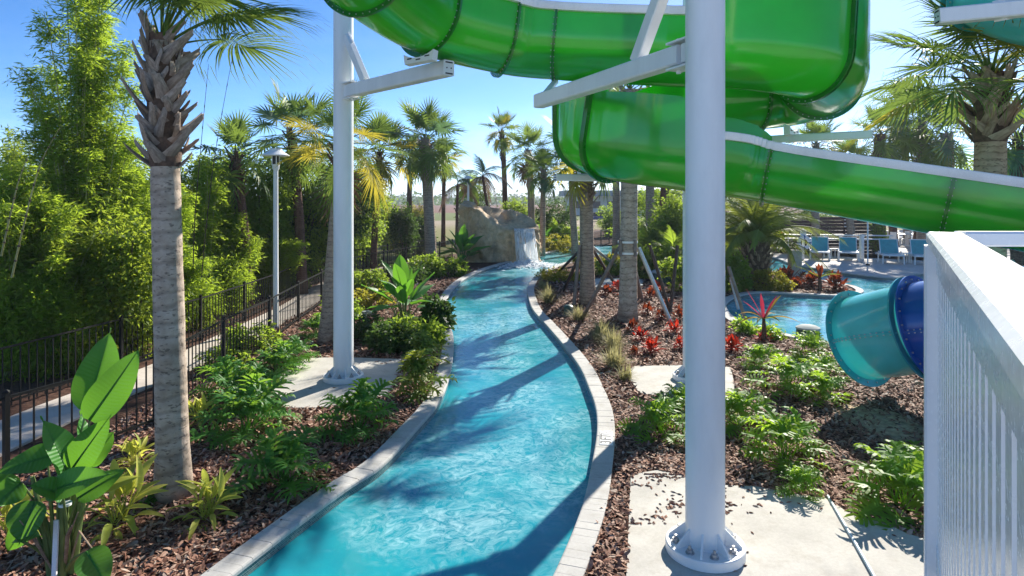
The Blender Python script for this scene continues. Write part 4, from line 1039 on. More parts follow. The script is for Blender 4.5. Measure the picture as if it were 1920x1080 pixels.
    o = link('splash', np_mesh('splash', V, 6, M['froth'], [(0, 1, 4), (1, 2, 4), (2, 3, 4), (3, 0, 4), (1, 0, 5), (2, 1, 5), (3, 2, 5), (0, 3, 5)]))
    tag(o, 'white splash and froth where the waterfall lands', 'splash', kind='stuff')
    # froth skin spreading from it
    fo = MB()
    for k in range(330):
        a = rr.uniform(0, 6.283); d = abs(rr.normal(0, 1.05)); c = Vector((cx + 1.9 + math.cos(a) * d * 1.2, cy - 2.2 + math.sin(a) * d * 0.85 - d * .35, Z_WATER + 0.012 + 0.0003 * k))
        R = rr.uniform(0.05, 0.20); m = 9
        vs = [c + Vector((math.cos(2 * math.pi * j / m) * R * rr.uniform(.5, 1.3), math.sin(2 * math.pi * j / m) * R * .7 * rr.uniform(.5, 1.3), -0.008)) for j in range(m)] + [c + Vector((0, 0, .012))]
        fo.add(vs, [(j, (j + 1) % m, m) for j in range(m)])
    o = link('froth', fo.mesh('froth', M['froth'])); tag(o, 'thin white froth drifting off the waterfall splash', 'foam', kind='stuff')
waterfall()

# ---------------------------------------------------------------- sun deck furniture
def lounger(p, rz, label):
    t = thing('sun_lounger', label, 'sun lounger', (p.x, p.y, 0.035), 'teal sun loungers on the pool deck', rz)
    w, l = 1.02, 1.75   # x across, -y towards the foot
    fr = MB(); zs = 0.50
    for s in (-1, 1): fr.beam((s * w / 2, 0.55, zs), (s * w / 2, -1.1, zs), 0.055, 0.085)
    for y in (-1.1, 0.0, 0.55): fr.beam((-w / 2, y, zs), (w / 2, y, zs), 0.05, 0.07)
    lpart('frame', fr, M['plastic_white'], t, smooth=False)
    for s in (-1, 1):
        for y in (-0.98, 0.35): lpart('leg', MB().beam((s * w / 2, y, zs), (s * (w / 2 + 0.02), y - 0.03, 0), 0.06, 0.06), M['plastic_white'], t, smooth=False)
    lpart('seat_sling', MB().box((0, -0.53, zs + 0.035), (w - 0.06, 1.08, 0.02)), M['plastic_white'], t, smooth=False)
    bm = MB(); a0 = Vector((0, 0.03, zs + 0.05)); a1 = Vector((0, 0.42, zs + 0.83)); bm.beam(a0, a1, 0.88, 0.025, up=Vector((0, -0.8, 0.5))); lpart('backrest', bm, M['teal_sling'], t, smooth=False)
    bf = MB()
    for s in (-1, 1): bf.beam(a0 + Vector((s * .46, 0, 0)), a1 + Vector((s * .46, 0, 0)), 0.045, 0.05)
    bf.beam(a1 + Vector((-.48, 0, 0.01)), a1 + Vector((.48, 0, 0.01)), 0.05, 0.045); lpart('backrest_frame', bf, M['plastic_white'], t, smooth=False)
    for s in (-1, 1): lpart('armrest', MB().tube([(s * .53, 0.3, zs), (s * .57, 0.05, zs + .16), (s * .57, -.22, zs + .15), (s * .53, -.35, zs)], 0.025, 8), M['plastic_white'], t)
for px, py, lb in ((1537, 490, 'teal sun lounger beside the life ring'), (1590, 491, 'teal sun lounger nearest the white post'), (1668, 497, 'teal sun lounger right of the thin pole, in the sun'), (1727, 499, 'teal sun lounger furthest right, half behind the railing')):
    p = G(px, py); p.y += 1.0; p.x *= (p.y / (p.y - 1.0)); lounger(p, -0.44 if px < 1600 else -0.34, lb)
def side_table(p, label):
    t = thing('side_table', label, 'side table', (p.x, p.y, 0.035), 'low white tables between the loungers')
    lpart('table_top', MB().box((0, 0, 0.56), (0.52, 0.5, 0.04)), M['plastic_white'], t, smooth=False)
    for a in (-.22, .22):
        for b in (-.2, .2): lpart('leg', MB().box((a, b, 0.27), (0.045, 0.045, 0.54)), M['plastic_white'], t, smooth=False)
p = G(1562, 484); side_table(p, 'low white table between the loungers by the wall'); p = G(1697, 494); side_table(p, 'low white table between the sunny loungers')
p = G(1616, 487); t = thing('white_post', 'squat white post in front of the dark slat wall', 'post', tuple(p)); wpart('post', MB().beam((p.x, p.y, 0), (p.x, p.y, 1.5), 0.2, 0.2, up=Vector((0, 1, 0)), ch=0.02), M['plastic_white'], t, smooth=False); wpart('cap', MB().box((p.x, p.y, 1.52), (0.24, 0.24, 0.05)), M['plastic_white'], t, smooth=False)
p = G(1627, 499); t = thing('thin_pole', 'thin white pole standing at the deck edge', 'pole', tuple(p)); wpart('pole', MB().tube([p, p + Vector((0, 0, 2.9))], 0.04, 10), M['plastic_white'], t); wpart('foot', MB().lathe([(0.1, 0), (0.1, 0.09), (0.05, 0.11)], 12, p + Vector((0, 0, .035))), M['dark'], t)
# pipe rails in front of the wall
t = thing('pipe_rail', 'white two-bar pipe rail in front of the dark wall', 'railing', tuple(A(1570, 470, 40)))
for py in (440, 447): 
    a, b = A(1470, py, 40.2), A(1675, py + 2, 40.2); wpart('bar', MB().tube([a, b], 0.04, 8), M['plastic_white'], t)
for px in (1478, 1545, 1612, 1668):
    a = A(px, 440, 40.2); wpart('upright', MB().tube([(a.x, a.y, 0), a], 0.04, 8), M['plastic_white'], t)
# dark slatted wall
t = thing('slat_wall', 'dark brown horizontal slat wall behind the loungers', 'wall', tuple(A(1560, 470, 42)))
a, b = A(1468, 470, 43).x, A(1640, 470, 43).x
for k in range(11):
    z = 0.15 + k * 0.225
    wpart('board', MB().box(((a + b) / 2, 43.0, z), (b - a, 0.04, 0.212)), M['wall_dark'], t, smooth=False)
for px in (1470, 1527, 1584, 1638):
    x = A(px, 470, 43).x; wpart('post', MB().box((x, 43.08, 1.3), (0.1, 0.1, 2.6)), M['wall_dark'], t, smooth=False)
x = A(1584, 470, 43).x
for k in range(4): wpart('bracket', MB().box((x, 42.95, 1.75 + k * 0.225 + 0.11), (0.14, 0.05, 0.07)), M['plastic_white'], t, smooth=False)
# life ring on its stand
p = G(1506, 487); t = thing('life_ring', 'white life ring with blue bands hung on a stand', 'life ring', (p.x, p.y, 0))
c = Vector((p.x, p.y - 0.12, 1.05)); ring = MB(); N, K = 28, 10
vs = [c + Vector(((0.33 + 0.115 * math.cos(b)) * math.cos(a), 0.10 * math.sin(b), (0.33 + 0.115 * math.cos(b)) * math.sin(a))) for a in (2 * math.pi * i / N for i in range(N)) for b in (2 * math.pi * j / K for j in range(K))]
ring.add(vs, [(i * K + j, i * K + (j + 1) % K, ((i + 1) % N) * K + (j + 1) % K, ((i + 1) % N) * K + j) for i in range(N) for j in range(K)]); wpart('ring', ring, M['plastic_white'], t)
M['band'] = mat_simple('navy_band', (0.03, 0.06, 0.22), 0.6)
for a in (0.0, 1.57, 3.14, 4.71):
    bd = MB(); v = [c + Vector(((0.33 + 0.12 * math.cos(b)) * math.cos(q), 0.106 * math.sin(b), (0.33 + 0.12 * math.cos(b)) * math.sin(q))) for q in (a - .11, a + .11) for b in (2 * math.pi * j / K for j in range(K))]
    bd.add(v, [(j, (j + 1) % K, K + (j + 1) % K, K + j) for j in range(K)]); wpart('band', bd, M['band'], t)
wpart('stand', MB().box((p.x, p.y, 0.95), (0.12, 0.08, 1.9)).box((p.x, p.y, 1.62), (0.36, 0.05, 0.42)), M['plastic_white'], t, smooth=False)
# stuccoed pedestal in the croton bed
p = G(1490, 517); t = thing('pedestal', 'square beige stucco pillar among the red crotons', 'pillar', (p.x, p.y, 0)); wpart('shaft', MB().beam((p.x, p.y, 0), (p.x, p.y, 1.2), 0.5, 0.5, up=Vector((0, 1, 0)), ch=0.02), M['beige'], t, smooth=False); wpart('cap', MB().box((p.x, p.y, 1.225), (0.54, 0.54, 0.05)), M['beige'], t, smooth=False)
# white tables and chairs of the terrace seen under the slide
for i, (px, py, Y) in enumerate(((1668, 432, 52), (1700, 437, 50), (1728, 432, 54))):
    p = A(px, py, Y); t = thing('terrace_table', ('white terrace table left of the brown trunks', 'white terrace table between the brown trunks', 'white terrace table beside the railing corner')[i], 'table', (p.x, p.y, 0.03), 'white tables on the terrace')
    lpart('table_top', MB().lathe([(0.8, 0.9), (0.85, 0.93), (0.8, 0.96), (0.02, 0.96)], 18), M['plastic_white'], t); lpart('pedestal', MB().lathe([(0.3, 0), (0.08, 0.06), (0.07, 0.9)], 12), M['plastic_white'], t)
    for k in range(4):
        a = k * 1.57 + .4; q = Vector((1.25 * math.cos(a), 1.25 * math.sin(a), 0)); ch = thing('terrace_chair', 'white chair on the %s side of the terrace table %s' % (('right', 'far', 'left', 'near')[k], ('left of the trunks', 'between the trunks', 'by the railing corner')[i]), 'chair', (p.x + q.x, p.y + q.y, .03), 'white chairs on the terrace', a)
        lpart('seat', MB().box((0, 0, .5), (.5, .5, .05)), M['plastic_white'], ch, smooth=False); lpart('backrest', MB().box((.25, 0, .85), (.05, .5, .55)), M['plastic_white'], ch, smooth=False)
        for e in (-.2, .2):
            for f in (-.2, .2): lpart('leg', MB().box((e, f, .25), (.04, .04, .5)), M['plastic_white'], ch, smooth=False)
# far flat-roofed building and a parked van at the end of the channel
p = A(1140, 372, 150); t = thing('flat_building', 'far pale building with a flat blue grey roof', 'building', (p.x, p.y, 0))
M['roof'] = mat_simple('blue_grey_roof', (0.20, 0.24, 0.28), 0.6); M['pale_wall'] = mat_simple('pale_wall', (0.62, 0.60, 0.55), 0.8)
wpart('roof', MB().box((p.x + 2, p.y, 4.9), (26, 14, 1.3)), M['roof'], t, smooth=False); wpart('wall', MB().box((p.x + 2, p.y + 1, 2.1), (23, 11, 4.3)), M['pale_wall'], t, smooth=False)
for k in range(6): wpart('window', MB().box((p.x - 7 + k * 3.6, p.y - 4.55, 2.3), (2.0, 0.12, 1.6)), M['dark'], t, smooth=False)
for i, (px, py, Y) in enumerate(((1121, 412, 105), (1136, 404, 118))):
    p = A(px, py, Y); z0 = -0.03; t = thing('parked_car', ('dark blue car parked behind the far fence', 'white car with dark windows parked far behind the channel')[i], 'car', (p.x, p.y, z0))
    mm = M['band'] if i == 0 else M['plastic_white']
    lpart('body', MB().beam((-2.1, 0, .62), (2.1, 0, .62), 1.75, .62, ch=.14), mm, t, smooth=False); lpart('cabin', MB().add([(-1.5, -.8, .9), (1.0, -.8, .9), (1.0, .8, .9), (-1.5, .8, .9), (-1.0, -.65, 1.5), (.45, -.65, 1.5), (.45, .65, 1.5), (-1.0, .65, 1.5)], [(0, 1, 5, 4), (1, 2, 6, 5), (2, 3, 7, 6), (3, 0, 4, 7), (4, 5, 6, 7)]), M['dark'], t, smooth=False)
    for a in (-1.3, 1.3):
        for b in (-.82, .82): lpart('wheel', MB().tube([(a, b - .1, .33), (a, b + .1, .33)], .33, 14), M['dark'], t)
# garden fixtures
def dome_light(px, py, r, h, label, lid):
    p = G(px, py); t = thing('garden_fixture', label, 'garden light', tuple(p)); wpart('housing', MB().lathe([(r, -0.02), (r, h * .55), (r * .93, h * .75), (r * .02, h * .76)], 20, p), M['green_box'], t); wpart('lid', MB().lathe([(r * 1.04, h * .74), (r * 1.02, h * .86), (r * .7, h), (0.01, h * 1.04)], 20, p), M[lid], t)
dome_light(1066, 592, 0.15, 0.34, 'small dark green drum light at the river edge', 'green_box')
dome_light(1515, 634, 0.30, 0.34, 'green drum with a pale dome lid beside the slide pool', 'pale_lid')
dome_light(1250, 528, 0.66, 0.55, 'large green tub with a pale lid behind the braced palm', 'pale_lid')
dome_light(962, 505, 0.001, 0.001, '', 'pale_lid') if False else None
dome_light(1400, 533, 0.35, 0.4, 'dark green drum at the foot of the feather palm', 'green_box')
p = G(684, 612); t = thing('riser_pipe', 'short pale grey riser pipe in the dark bed', 'pipe', tuple(p)); wpart('pipe', MB().lathe([(0.06, 0), (0.06, 0.36), (0.085, 0.37), (0.085, 0.44), (0.01, 0.46)], 12, p), M['pale_lid'], t); wpart('elbow', MB().tube([p + Vector((0, 0, .40)), p + Vector((.1, -.02, .44)), p + Vector((.22, -.04, .40))], .045, 8), M['pale_lid'], t)
a, b = G(1552, 930, 0.03), G(1650, 1100, 0.045); o = link('loose_pipe', MB().tube([a, a.lerp(b, .5) + Vector((0.004, 0, 0)), b], 0.017, 10).mesh('loose_pipe', mat_simple('pale_pvc', (0.50, 0.60, 0.64), 0.4))); tag(o, 'thin pale plastic pipe lying across the concrete pad', 'pipe')
# ---------------------------------------------------------------- leaf meshes
def strip_leaf(mb, root, d, up, L_, w, segs=4, droop=0.3, fold=0.0, base=0.35, wide=0.4):
    """one pointed blade: a strip of quads along d that droops by gravity; islands stay separate"""
    d = Vector(d).normalized(); s = d.cross(up)
    if s.length < 1e-4: s = d.cross(Vector((1, 0, 0)))
    s.normalize(); vs = []
    for i in range(segs + 1):
        t = i / segs
        ww = w * (base + (1 - base) * (t / wide) if t < wide else (1 - ((t - wide) / (1 - wide)) ** 1.5)); ww = max(ww, w * 0.03)
        c = Vector(root) + d * L_ * t - Vector((0, 0, 1)) * droop * L_ * t * t
        vs += [c - s * ww / 2, c + s * ww / 2] if not fold else [c - s * ww / 2 + up * fold * ww, c, c + s * ww / 2 + up * fold * ww]
    if not fold: fs = [(2 * i, 2 * i + 1, 2 * i + 3, 2 * i + 2) for i in range(segs)]
    else: fs = [f for i in range(segs) for f in ((3 * i, 3 * i + 1, 3 * i + 4, 3 * i + 3), (3 * i + 1, 3 * i + 2, 3 * i + 5, 3 * i + 4))]
    mb.add(vs, fs)
def fan_frond(name, m, petiole=0.95, blade=1.0, nseg=38, droop=0.30, sag=0.12, seed=0, spread=2.55, segs=4, segw=0.050, cup=0.25):
    r = random.Random(seed); mb = MB(); P = []
    for i in range(7):
        t = i / 6; P.append(Vector((petiole * t, 0, -sag * petiole * t * t)))
    mb.tube(P, [0.026, 0.021, 0.018, 0.016, 0.014, 0.012, 0.010], 5)
    hub = P[-1]; slope = -2 * sag; ax = Vector((1, 0, slope)).normalized(); side = Vector((0, 1, 0)); up = side.cross(ax) * -1
    if up.z < 0: up = -up
    # the midrib runs on into the blade and bends down (costapalmate)
    def rib(t): return hub + ax * (0.42 * blade * t) - Vector((0, 0, 1)) * 0.16 * blade * t * t
    for i in range(nseg):
        f = (i + 0.5) / nseg * 2 - 1; a = f * spread * (1 + r.uniform(-.015, .015))
        t = (1 - abs(f)) ** 0.8; root = rib(t)
        d = ax * math.cos(a) + side * math.sin(a) + up * (cup * (1 - abs(math.cos(a)) * 0.4) * (0.6 + .4 * abs(f)) + r.uniform(-.05, .05))
        L_ = blade * (0.62 + 0.30 * math.cos(a * 0.55)) * r.uniform(0.9, 1.06)
        strip_leaf(mb, root, d, up + side * r.uniform(-.5, .5), L_, segw * blade, segs, droop * r.uniform(0.6, 1.5), 0.22 if segs > 3 else 0, 0.45, 0.38)
        if segs > 3 and r.random() < 0.55:   # hanging thread tips
            q = root + d.normalized() * L_ - Vector((0, 0, 1)) * droop * L_
            strip_leaf(mb, q - d * 0.04, d * 0.4 + Vector((0, 0, -1)), up, 0.22 * blade, 0.012 * blade, 2, 0.3, 0, 1.0, 0.2)
    return mb.mesh(name, m, False)
def feather_frond(name, m, L_=2.6, nl=46, ll=0.42, lw=0.03, arch=0.38, seed=0, vee=0.45, droop=0.25):
    r = random.Random(seed); mb = MB(); P = [Vector((L_ * t * (1 - 0.16 * t * t), 0, L_ * (0.24 * t - (arch + 0.24) * t * t))) for t in (i / 14 for i in range(15))]
    mb.tube(P, [0.030 * (1 - 0.85 * i / 14) + 0.004 for i in range(15)], 5)
    for i in range(nl):
        t = 0.10 + 0.90 * i / nl; k = min(int(t * 14), 13); p = P[k].lerp(P[k + 1], t * 14 - k); tg = (P[k + 1] - P[k]).normalized(); up = tg.cross(Vector((0, 1, 0))) * -1
        for s in (-1, 1):
            ang = 0.95 - 0.55 * t; l = ll * (0.55 + 0.9 * math.sin(min(1, t * 1.15 + .12) * math.pi) ** 0.7) * r.uniform(.85, 1.1)
            d = tg * math.cos(ang) + Vector((0, s, 0)) * math.sin(ang) + up * (vee + r.uniform(-.15, .15))
            strip_leaf(mb, p, d, up, l, lw, 3, droop * r.uniform(.6, 1.4), 0, 0.7, 0.3)
    return mb.mesh(name, m, False)
HI = {}
for key, mt in (('g', 'frond'), ('y', 'frond_y'), ('b', 'frond_b')):
    HI[key] = [fan_frond('fan_frond', M[mt], 0.95, 1.0, 44, 0.10, 0.02, 1, segs=5, segw=0.043), fan_frond('fan_frond', M[mt], 1.0, 1.0, 46, 0.26, 0.10, 2, segs=5, segw=0.043), fan_frond('fan_frond', M[mt], 1.05, 1.0, 46, 0.48, 0.22, 3, segs=5, segw=0.042)]
LO = {}
for key, mt in (('g', 'frond'), ('y', 'frond_y'), ('b', 'frond_b'), ('d', 'frond_dead')):
    LO[key] = [fan_frond('fan_frond', M[mt], 0.85, 1.0, 26, 0.12, 0.02, 4, segs=3, segw=0.085), fan_frond('fan_frond', M[mt], 0.9, 1.0, 26, 0.30, 0.10, 5, segs=3, segw=0.085), fan_frond('fan_frond', M[mt], 0.95, 1.0, 26, 0.55, 0.24, 6, segs=3, segw=0.085)]
FE = [feather_frond('feather_frond', M['feather'], 2.8, 54, 0.46, 0.030, 0.30, 1), feather_frond('feather_frond', M['feather'], 2.9, 54, 0.46, 0.030, 0.52, 2)]
FE_dk = [feather_frond('feather_frond', M['shrub'], 2.2, 34, 0.46, 0.045, 0.40, 3, .3, .4), feather_frond('feather_frond', M['shrub'], 2.2, 34, 0.46, 0.045, 0.60, 4, .3, .5)]
FE_q = [feather_frond('feather_frond', M['frond_b'], 2.4, 30, 0.55, 0.07, 0.70, 5, .1, .8), feather_frond('feather_frond', M['frond_dead'], 2.2, 26, 0.5, 0.05, 0.95, 6, .0, .9)]

# ---------------------------------------------------------------- palms
def boot_mesh(name, m, L_=0.42, w=0.2, seed=0, th0=0.06):
    """a cut leaf base: broad clasping foot narrowing to a sawn, split stub"""
    r = random.Random(seed); mb = MB(); rows = []
    for i in range(6):
        t = i / 5; ww = w * (1 - 0.62 * t ** 0.8); th = th0 * (1 - .5 * t); x = L_ * t; z = 0.10 * L_ * t * t * 2
        rows.append([Vector((x, -ww / 2, z + .02)), Vector((x, -ww * .22, z - th * .5 + .01)), Vector((x, ww * .22, z - th * .5 + .01)), Vector((x, ww / 2, z + .02)), Vector((x, ww * .2, z + th)), Vector((x, -ww * .2, z + th))])
    vs = [v for q in rows for v in q]; vs[-1] += Vector((0.05, 0, .01)); vs[-6] += Vector((.03, 0, 0))
    mb.add(vs, [(i * 6 + k, i * 6 + (k + 1) % 6, (i + 1) * 6 + (k + 1) % 6, (i + 1) * 6 + k) for i in range(5) for k in range(6)] + [(5, 4, 3, 2, 1, 0), (30, 31, 32, 33, 34, 35)])
    return mb.mesh(name, m, True, 0.8)
BOOT = [boot_mesh('leaf_base', M['boot'], 0.44, 0.27, 1), boot_mesh('leaf_base', M['boot'], 0.62, 0.24, 2)]
BOOT_T = [boot_mesh('leaf_base', M['boot_tan'], 0.46, 0.25, 3), boot_mesh('leaf_base', M['boot_tan'], 0.56, 0.25, 4)]
def palm(name, label, cat, base, top, r0, r1, nf, reach, seed, group=None, hi=False, mix='ggggy', bark='trunk_far', boots=None, fronds=None, elev=(78, -38), dead=0, bend=0.0, boot_len=0.0, skew=None, flare=1.25):
    r = random.Random(seed); base, top = Vector(base), Vector(top)
    t = thing(name, label, cat, base, group)
    ax = top - base; n = 26 if hi else 12; P = []; R = []
    bd = Vector((math.cos(seed), math.sin(seed), 0)) * bend
    for i in range(n + 1):
        f = i / n; P.append(base + ax * f + bd * math.sin(f * math.pi)); rr = r0 + (r1 - r0) * f
        rr *= 1 + (flare - 1) * math.exp(-f * 14) + (0.02 * r.uniform(-1, 1))
        R.append(rr)
    P[0] = P[0] - Vector((0, 0, .05))
    wpart('trunk', MB().tube(P, R, 28 if hi else 12), M[bark], t, angle=None)
    dirz = ax.normalized()
    if boots:
        n_b, z0, msh, sc = boots; ga = 2.399963
        if isinstance(msh, list):
            for i in range(n_b):
                f = i / n_b; h = z0 + (ax.length - z0 + 0.05) * f; c = base + dirz * h; a = i * ga + seed + r.uniform(-.55, .55)
                up = math.radians(44 + 26 * f ** .7 + r.uniform(-18, 12)); rad = r0 + (r1 - r0) * h / ax.length
                Mx = Matrix.Translation(c - t.location) @ Matrix.Rotation(a, 4, 'Z') @ Matrix.Translation((rad * 0.74, 0, -0.08)) @ Matrix.Rotation(-up, 4, 'Y') @ Matrix.Rotation(r.uniform(.25, .95) * (1 if i % 2 else -1), 4, 'Z') @ Matrix.Scale(sc * r.uniform(.8, 1.2), 4)
                link('leaf_base', msh[i % len(msh)], t, Mx)
            fb = MB(); fb.tube([base + dirz * (z0 - .05), base + dirz * (z0 + .12), base + dirz * (ax.length * .5 + z0 * .5), base + dirz * (ax.length + 0.1)], [r0 + (r1 - r0) * z0 / ax.length + .004, r0 + (r1 - r0) * z0 / ax.length + .03, (r0 + r1) / 2 + .012, r1 * .95], 20); wpart('fibre_sheath', fb, M['fibre'], t)
        else:
            hb = MB()
            for i in range(n_b):
                f = i / n_b; h = z0 + (ax.length - z0) * f; c = base + dirz * h; a = i * ga + seed; e = Vector((math.cos(a), math.sin(a), 0)); s = Vector((-e.y, e.x, 0)); up = math.radians(50 + r.uniform(-12, 22))
                d = e * math.cos(up) + Vector((0, 0, 1)) * math.sin(up); o = c + e * r1 * 0.85; l = sc * r.uniform(.25, .42); w = sc * 0.085
                d2 = (d + s * r.uniform(-.3, .3)).normalized()
                hb.add([o - s * w, o + s * w, o + d2 * l + s * w * .4, o + d2 * l - s * w * .4, o + e * .05, o + d2 * l * .95 + e * .05], [(0, 1, 2, 3), (0, 4, 5, 3), (4, 1, 2, 5), (3, 5, 2)])
            wpart('leaf_bases', hb, M[msh], t, smooth=False)['kind'] = 'stuff'
    ga = 2.399963; crown = top + dirz * 0.05
    for i in range(nf):
        f = i / max(1, nf - 1); el = elev[0] + (elev[1] - elev[0]) * f ** 0.85 + r.uniform(-9, 9); az = i * ga + seed * 1.3 + r.uniform(-.25, .25)
        if skew is not None: az = skew + ((az + math.pi) % (2 * math.pi) - math.pi) * 0.45
        if fronds: msh = fronds[0 if f < 0.45 else 1]; s = reach / 2.6
        else:
            src = HI if hi else LO; c = mix[r.randrange(len(mix))] if f > 0.25 else 'g' if 'g' in mix else mix[0]
            msh = src[c][0 if f < .3 else 1 if f < .68 else 2]; s = reach / 1.9
        if dead and i >= nf - dead: msh = LO['d'][2]; el = -62 + r.uniform(-12, 8)
        s *= r.uniform(.88, 1.1)
        Mx = Matrix.Translation(crown - t.location - Vector((0, 0, 0.18 * f * s))) @ Matrix.Rotation(az, 4, 'Z') @ Matrix.Rotation(-math.radians(el), 4, 'Y') @ Matrix.Rotation(r.uniform(-.5, .5), 4, 'X') @ Matrix.Scale(s, 4)
        link('frond', msh, t, Mx)
    return t

# the big sabal palm at the left, its crown cut by the top of the frame
palm('sabal_palm', 'tall sabal palm in the front left bed, crown cut by the frame', 'palm tree', (-4.26, 8.06, 0), (-4.43, 8.10, 5.72), 0.192, 0.158, 20, 1.5, 1, 'sabal palms in the beds', hi=True, bark='trunk', boots=(84, 4.2, BOOT, 0.74), elev=(88, 34), skew=-0.15)
palm('sabal_palm', 'tan barked sabal palm behind the green flume on the right', 'palm tree', (8.92, 12.0, 0), (8.98, 12.0, 6.0), 0.28, 0.25, 30, 2.0, 2, 'sabal palms in the beds', hi=True, bark='trunk_tan', boots=(52, 4.85, BOOT_T, 1.0), elev=(82, -4), flare=1.1)
q = G(612, 641)
palm('sabal_palm', 'yellowing sabal palm partly hidden by the fence side post', 'palm tree', q, A(640, 268, q.y + .3), 0.20, 0.14, 24, 1.5, 4, 'sabal palms in the beds', hi=True, mix='ggyyy', boots=(18, 4.6, 'fibre', 1.2), elev=(75, -48), dead=4)
q = G(809, 505)
palm('sabal_palm', 'dark crowned sabal palm with woven trunk top left of the rock', 'palm tree', q, A(797, 262, q.y), 0.30, 0.26, 32, 2.15, 5, 'sabal palms in the beds', mix='gggb', boots=(70, 4.55, 'boot', 1.25), elev=(82, -40), bend=0.1)
q = G(1102, 570)
palm('sabal_palm', 'braced palm on the island, nearer the winding river', 'palm tree', q, A(1098, 292, q.y), 0.265, 0.22, 24, 1.75, 6, 'sabal palms in the beds', boots=(46, 3.55, 'boot', 1.2), elev=(80, -25), bark='trunk_far', dead=1)
q = G(1177, 602)
palm('sabal_palm', 'braced palm with strapped trunk nearest the white posts', 'palm tree', q, A(1182, 168, q.y), 0.27, 0.25, 16, 1.75, 7, 'sabal palms in the beds', boots=(46, 4.15, 'boot', 1.2), elev=(80, -30), bark='trunk', mix='gggb')
far = [  # trunk foot px, Y, crown px, py, reach, radius, bark, colours, label
    (770, 45, 771, 287, 1.5, .20, 'trunk_red', 'ggy', 'slim red trunked palm left of the dark crowned palm'),
    (831, 50, 833, 296, 1.7, .17, 'trunk_red', 'ggy', 'slim palm with drooping fronds right of the dark crowned palm'),
    (947, 52, 941, 246, 1.75, .23, 'trunk_red', 'ggy', 'tall slim palm rising behind the waterfall rock'),
    (996, 46, 990, 282, 2.0, .27, 'trunk_far', 'ggb', 'stout palm at the right of the waterfall lip'),
    (1016, 42, 1019, 318, 1.6, .20, 'trunk_far', 'ggb', 'short palm beside the falling water'),
    (1079, 44, 1072, 262, 1.9, .24, 'trunk_far', 'ggb', 'palm just left of the island palms, far bank'),
    (1222, 38, 1222, 250, 2.0, .28, 'trunk_far', 'ggb', 'woven trunk palm behind the lower green flume'),
    (1243, 40, 1250, 240, 2.1, .30, 'trunk_red', 'ggb', 'brown trunk palm hidden behind the lower green flume'),
    (1155, 41, 1150, 215, 2.2, .25, 'trunk_far', 'gg', 'palm whose crown shows between the two green flumes'),
    (464, 22, 440, 292, 1.45, .16, 'trunk_red', 'gg', 'dark trunked palm left of the hooded walkway lamp'),
    (567, 25, 545, 250, 1.9, .20, 'trunk_red', 'gggb', 'dark palm behind the hooded walkway lamp'),
    (700, 34, 712, 285, 2.0, .18, 'trunk_red', 'ggyy', 'shaggy palm just right of the fence side post'),
    (1651, 45, 1650, 252, 2.4, .42, 'trunk_red', 'ggb', 'short fan palm with bare stalks above the green flume'),
    (1727, 46, 1728, 222, 3.0, .28, 'trunk_far', 'ggb', 'tall dark fan palm above the green flume'),
    (1772, 44, 1775, 250, 2.8, .45, 'trunk_far', 'ggb', 'fan palm with shaggy neck beside the tan palm'),
    (1700, 52, 1692, 205, 2.7, .25, 'trunk_far', 'ggb', 'far fan palm rising behind the dark fan palm'),
    (1905, 24, 1908, 255, 1.5, .2, 'trunk_red', 'bbg', 'blue green fan palm at the right edge'),
    (1532, 40, 1530, 268, 1.7, .25, 'trunk_far', 'ggb', 'low fan palm crown over the flume rim below the loop'),
    (1600, 42, 1592, 298, 1.6, .25, 'trunk_far', 'ggy', 'low fan palm peeping over the flume rim'),
    (1676, 50, 1670, 300, 1.8, .30, 'trunk_red', 'ggy', 'brown trunk palm on the terrace by the thin pole'),
    (1722, 47, 1722, 300, 1.8, .38, 'trunk_red', 'ggy', 'thick brown trunk palm on the terrace by the railing corner'),
    (1735, 49, 1745, 310, 1.8, .34, 'trunk_red', 'ggy', 'second thick brown trunk on the terrace, touching the railing'),
]
for i, (fx, Y, cx_, cy_, rc, rad, bark, mix, lab) in enumerate(far):
    b = Vector(((fx - 960) / FPX * Y, Y, 0)); tp = A(cx_, cy_, Y)
    palm('fan_palm', lab, 'palm tree', b, tp, rad, rad * .82, 22, rc, 10 + i, 'fan palms in the background', mix=mix, bark=bark, boots=(34, tp.z * .72, 'fibre' if 'red' in bark else 'boot', 1.1), elev=(80, -45), dead=2 if i % 3 == 0 else 0, bend=0.12)
# queen palms with drooping feather fronds
for fx, Y, cx_, cy_, rc, lab in ((856, 48, 858, 345, 2.4, 'pale feather palm with arching dead fronds over the field'), (875, 56, 880, 350, 2.6, 'soft feather palm behind the distant lamp'), (925, 50, 905, 330, 2.6, 'feather palm with hanging fronds behind the rock')):
    b = Vector(((fx - 960) / FPX * Y, Y, 0)); palm('feather_palm', lab, 'palm tree', b, A(cx_, cy_, Y), .13, .10, {856: 4, 875: 16, 925: 7}[fx], rc, 50 + fx, 'feather palms behind the rock', fronds=FE_q if fx != 875 else FE_dk, bark='trunk_red', elev=(75, -20), boots=(10, 2.5, 'fibre', .8))
# the squat date palm right of the nearest post
q = G(1418, 537)
palm('date_palm', 'squat date palm with long arching feather fronds by the pool bay', 'palm tree', q, A(1416, 452, q.y), 0.52, 0.60, 40, 2.9, 60, fronds=FE, bark='fibre', boots=(90, 0.25, 'boot_tan', 1.1), elev=(86, 16), flare=1.0)
for fx, fy, h, lab in ((1215, 505, 2.4, 'dark feather palm behind the strapped palm'), (1262, 520, 2.6, 'dark feather palm against the nearest post'), (1375, 505, 2.6, 'feather palm just right of the nearest post'), (1045, 462, 1.9, 'bushy areca palm beyond the waterfall')):
    q = G(fx, fy); palm('areca_palm', lab, 'palm tree', q, q + Vector((0, 0, h * .35)), .12, .10, 22, 2.3, 70 + fx, 'bushy feather palms', fronds=FE_dk, bark='fibre', elev=(86, 5), flare=1.0)

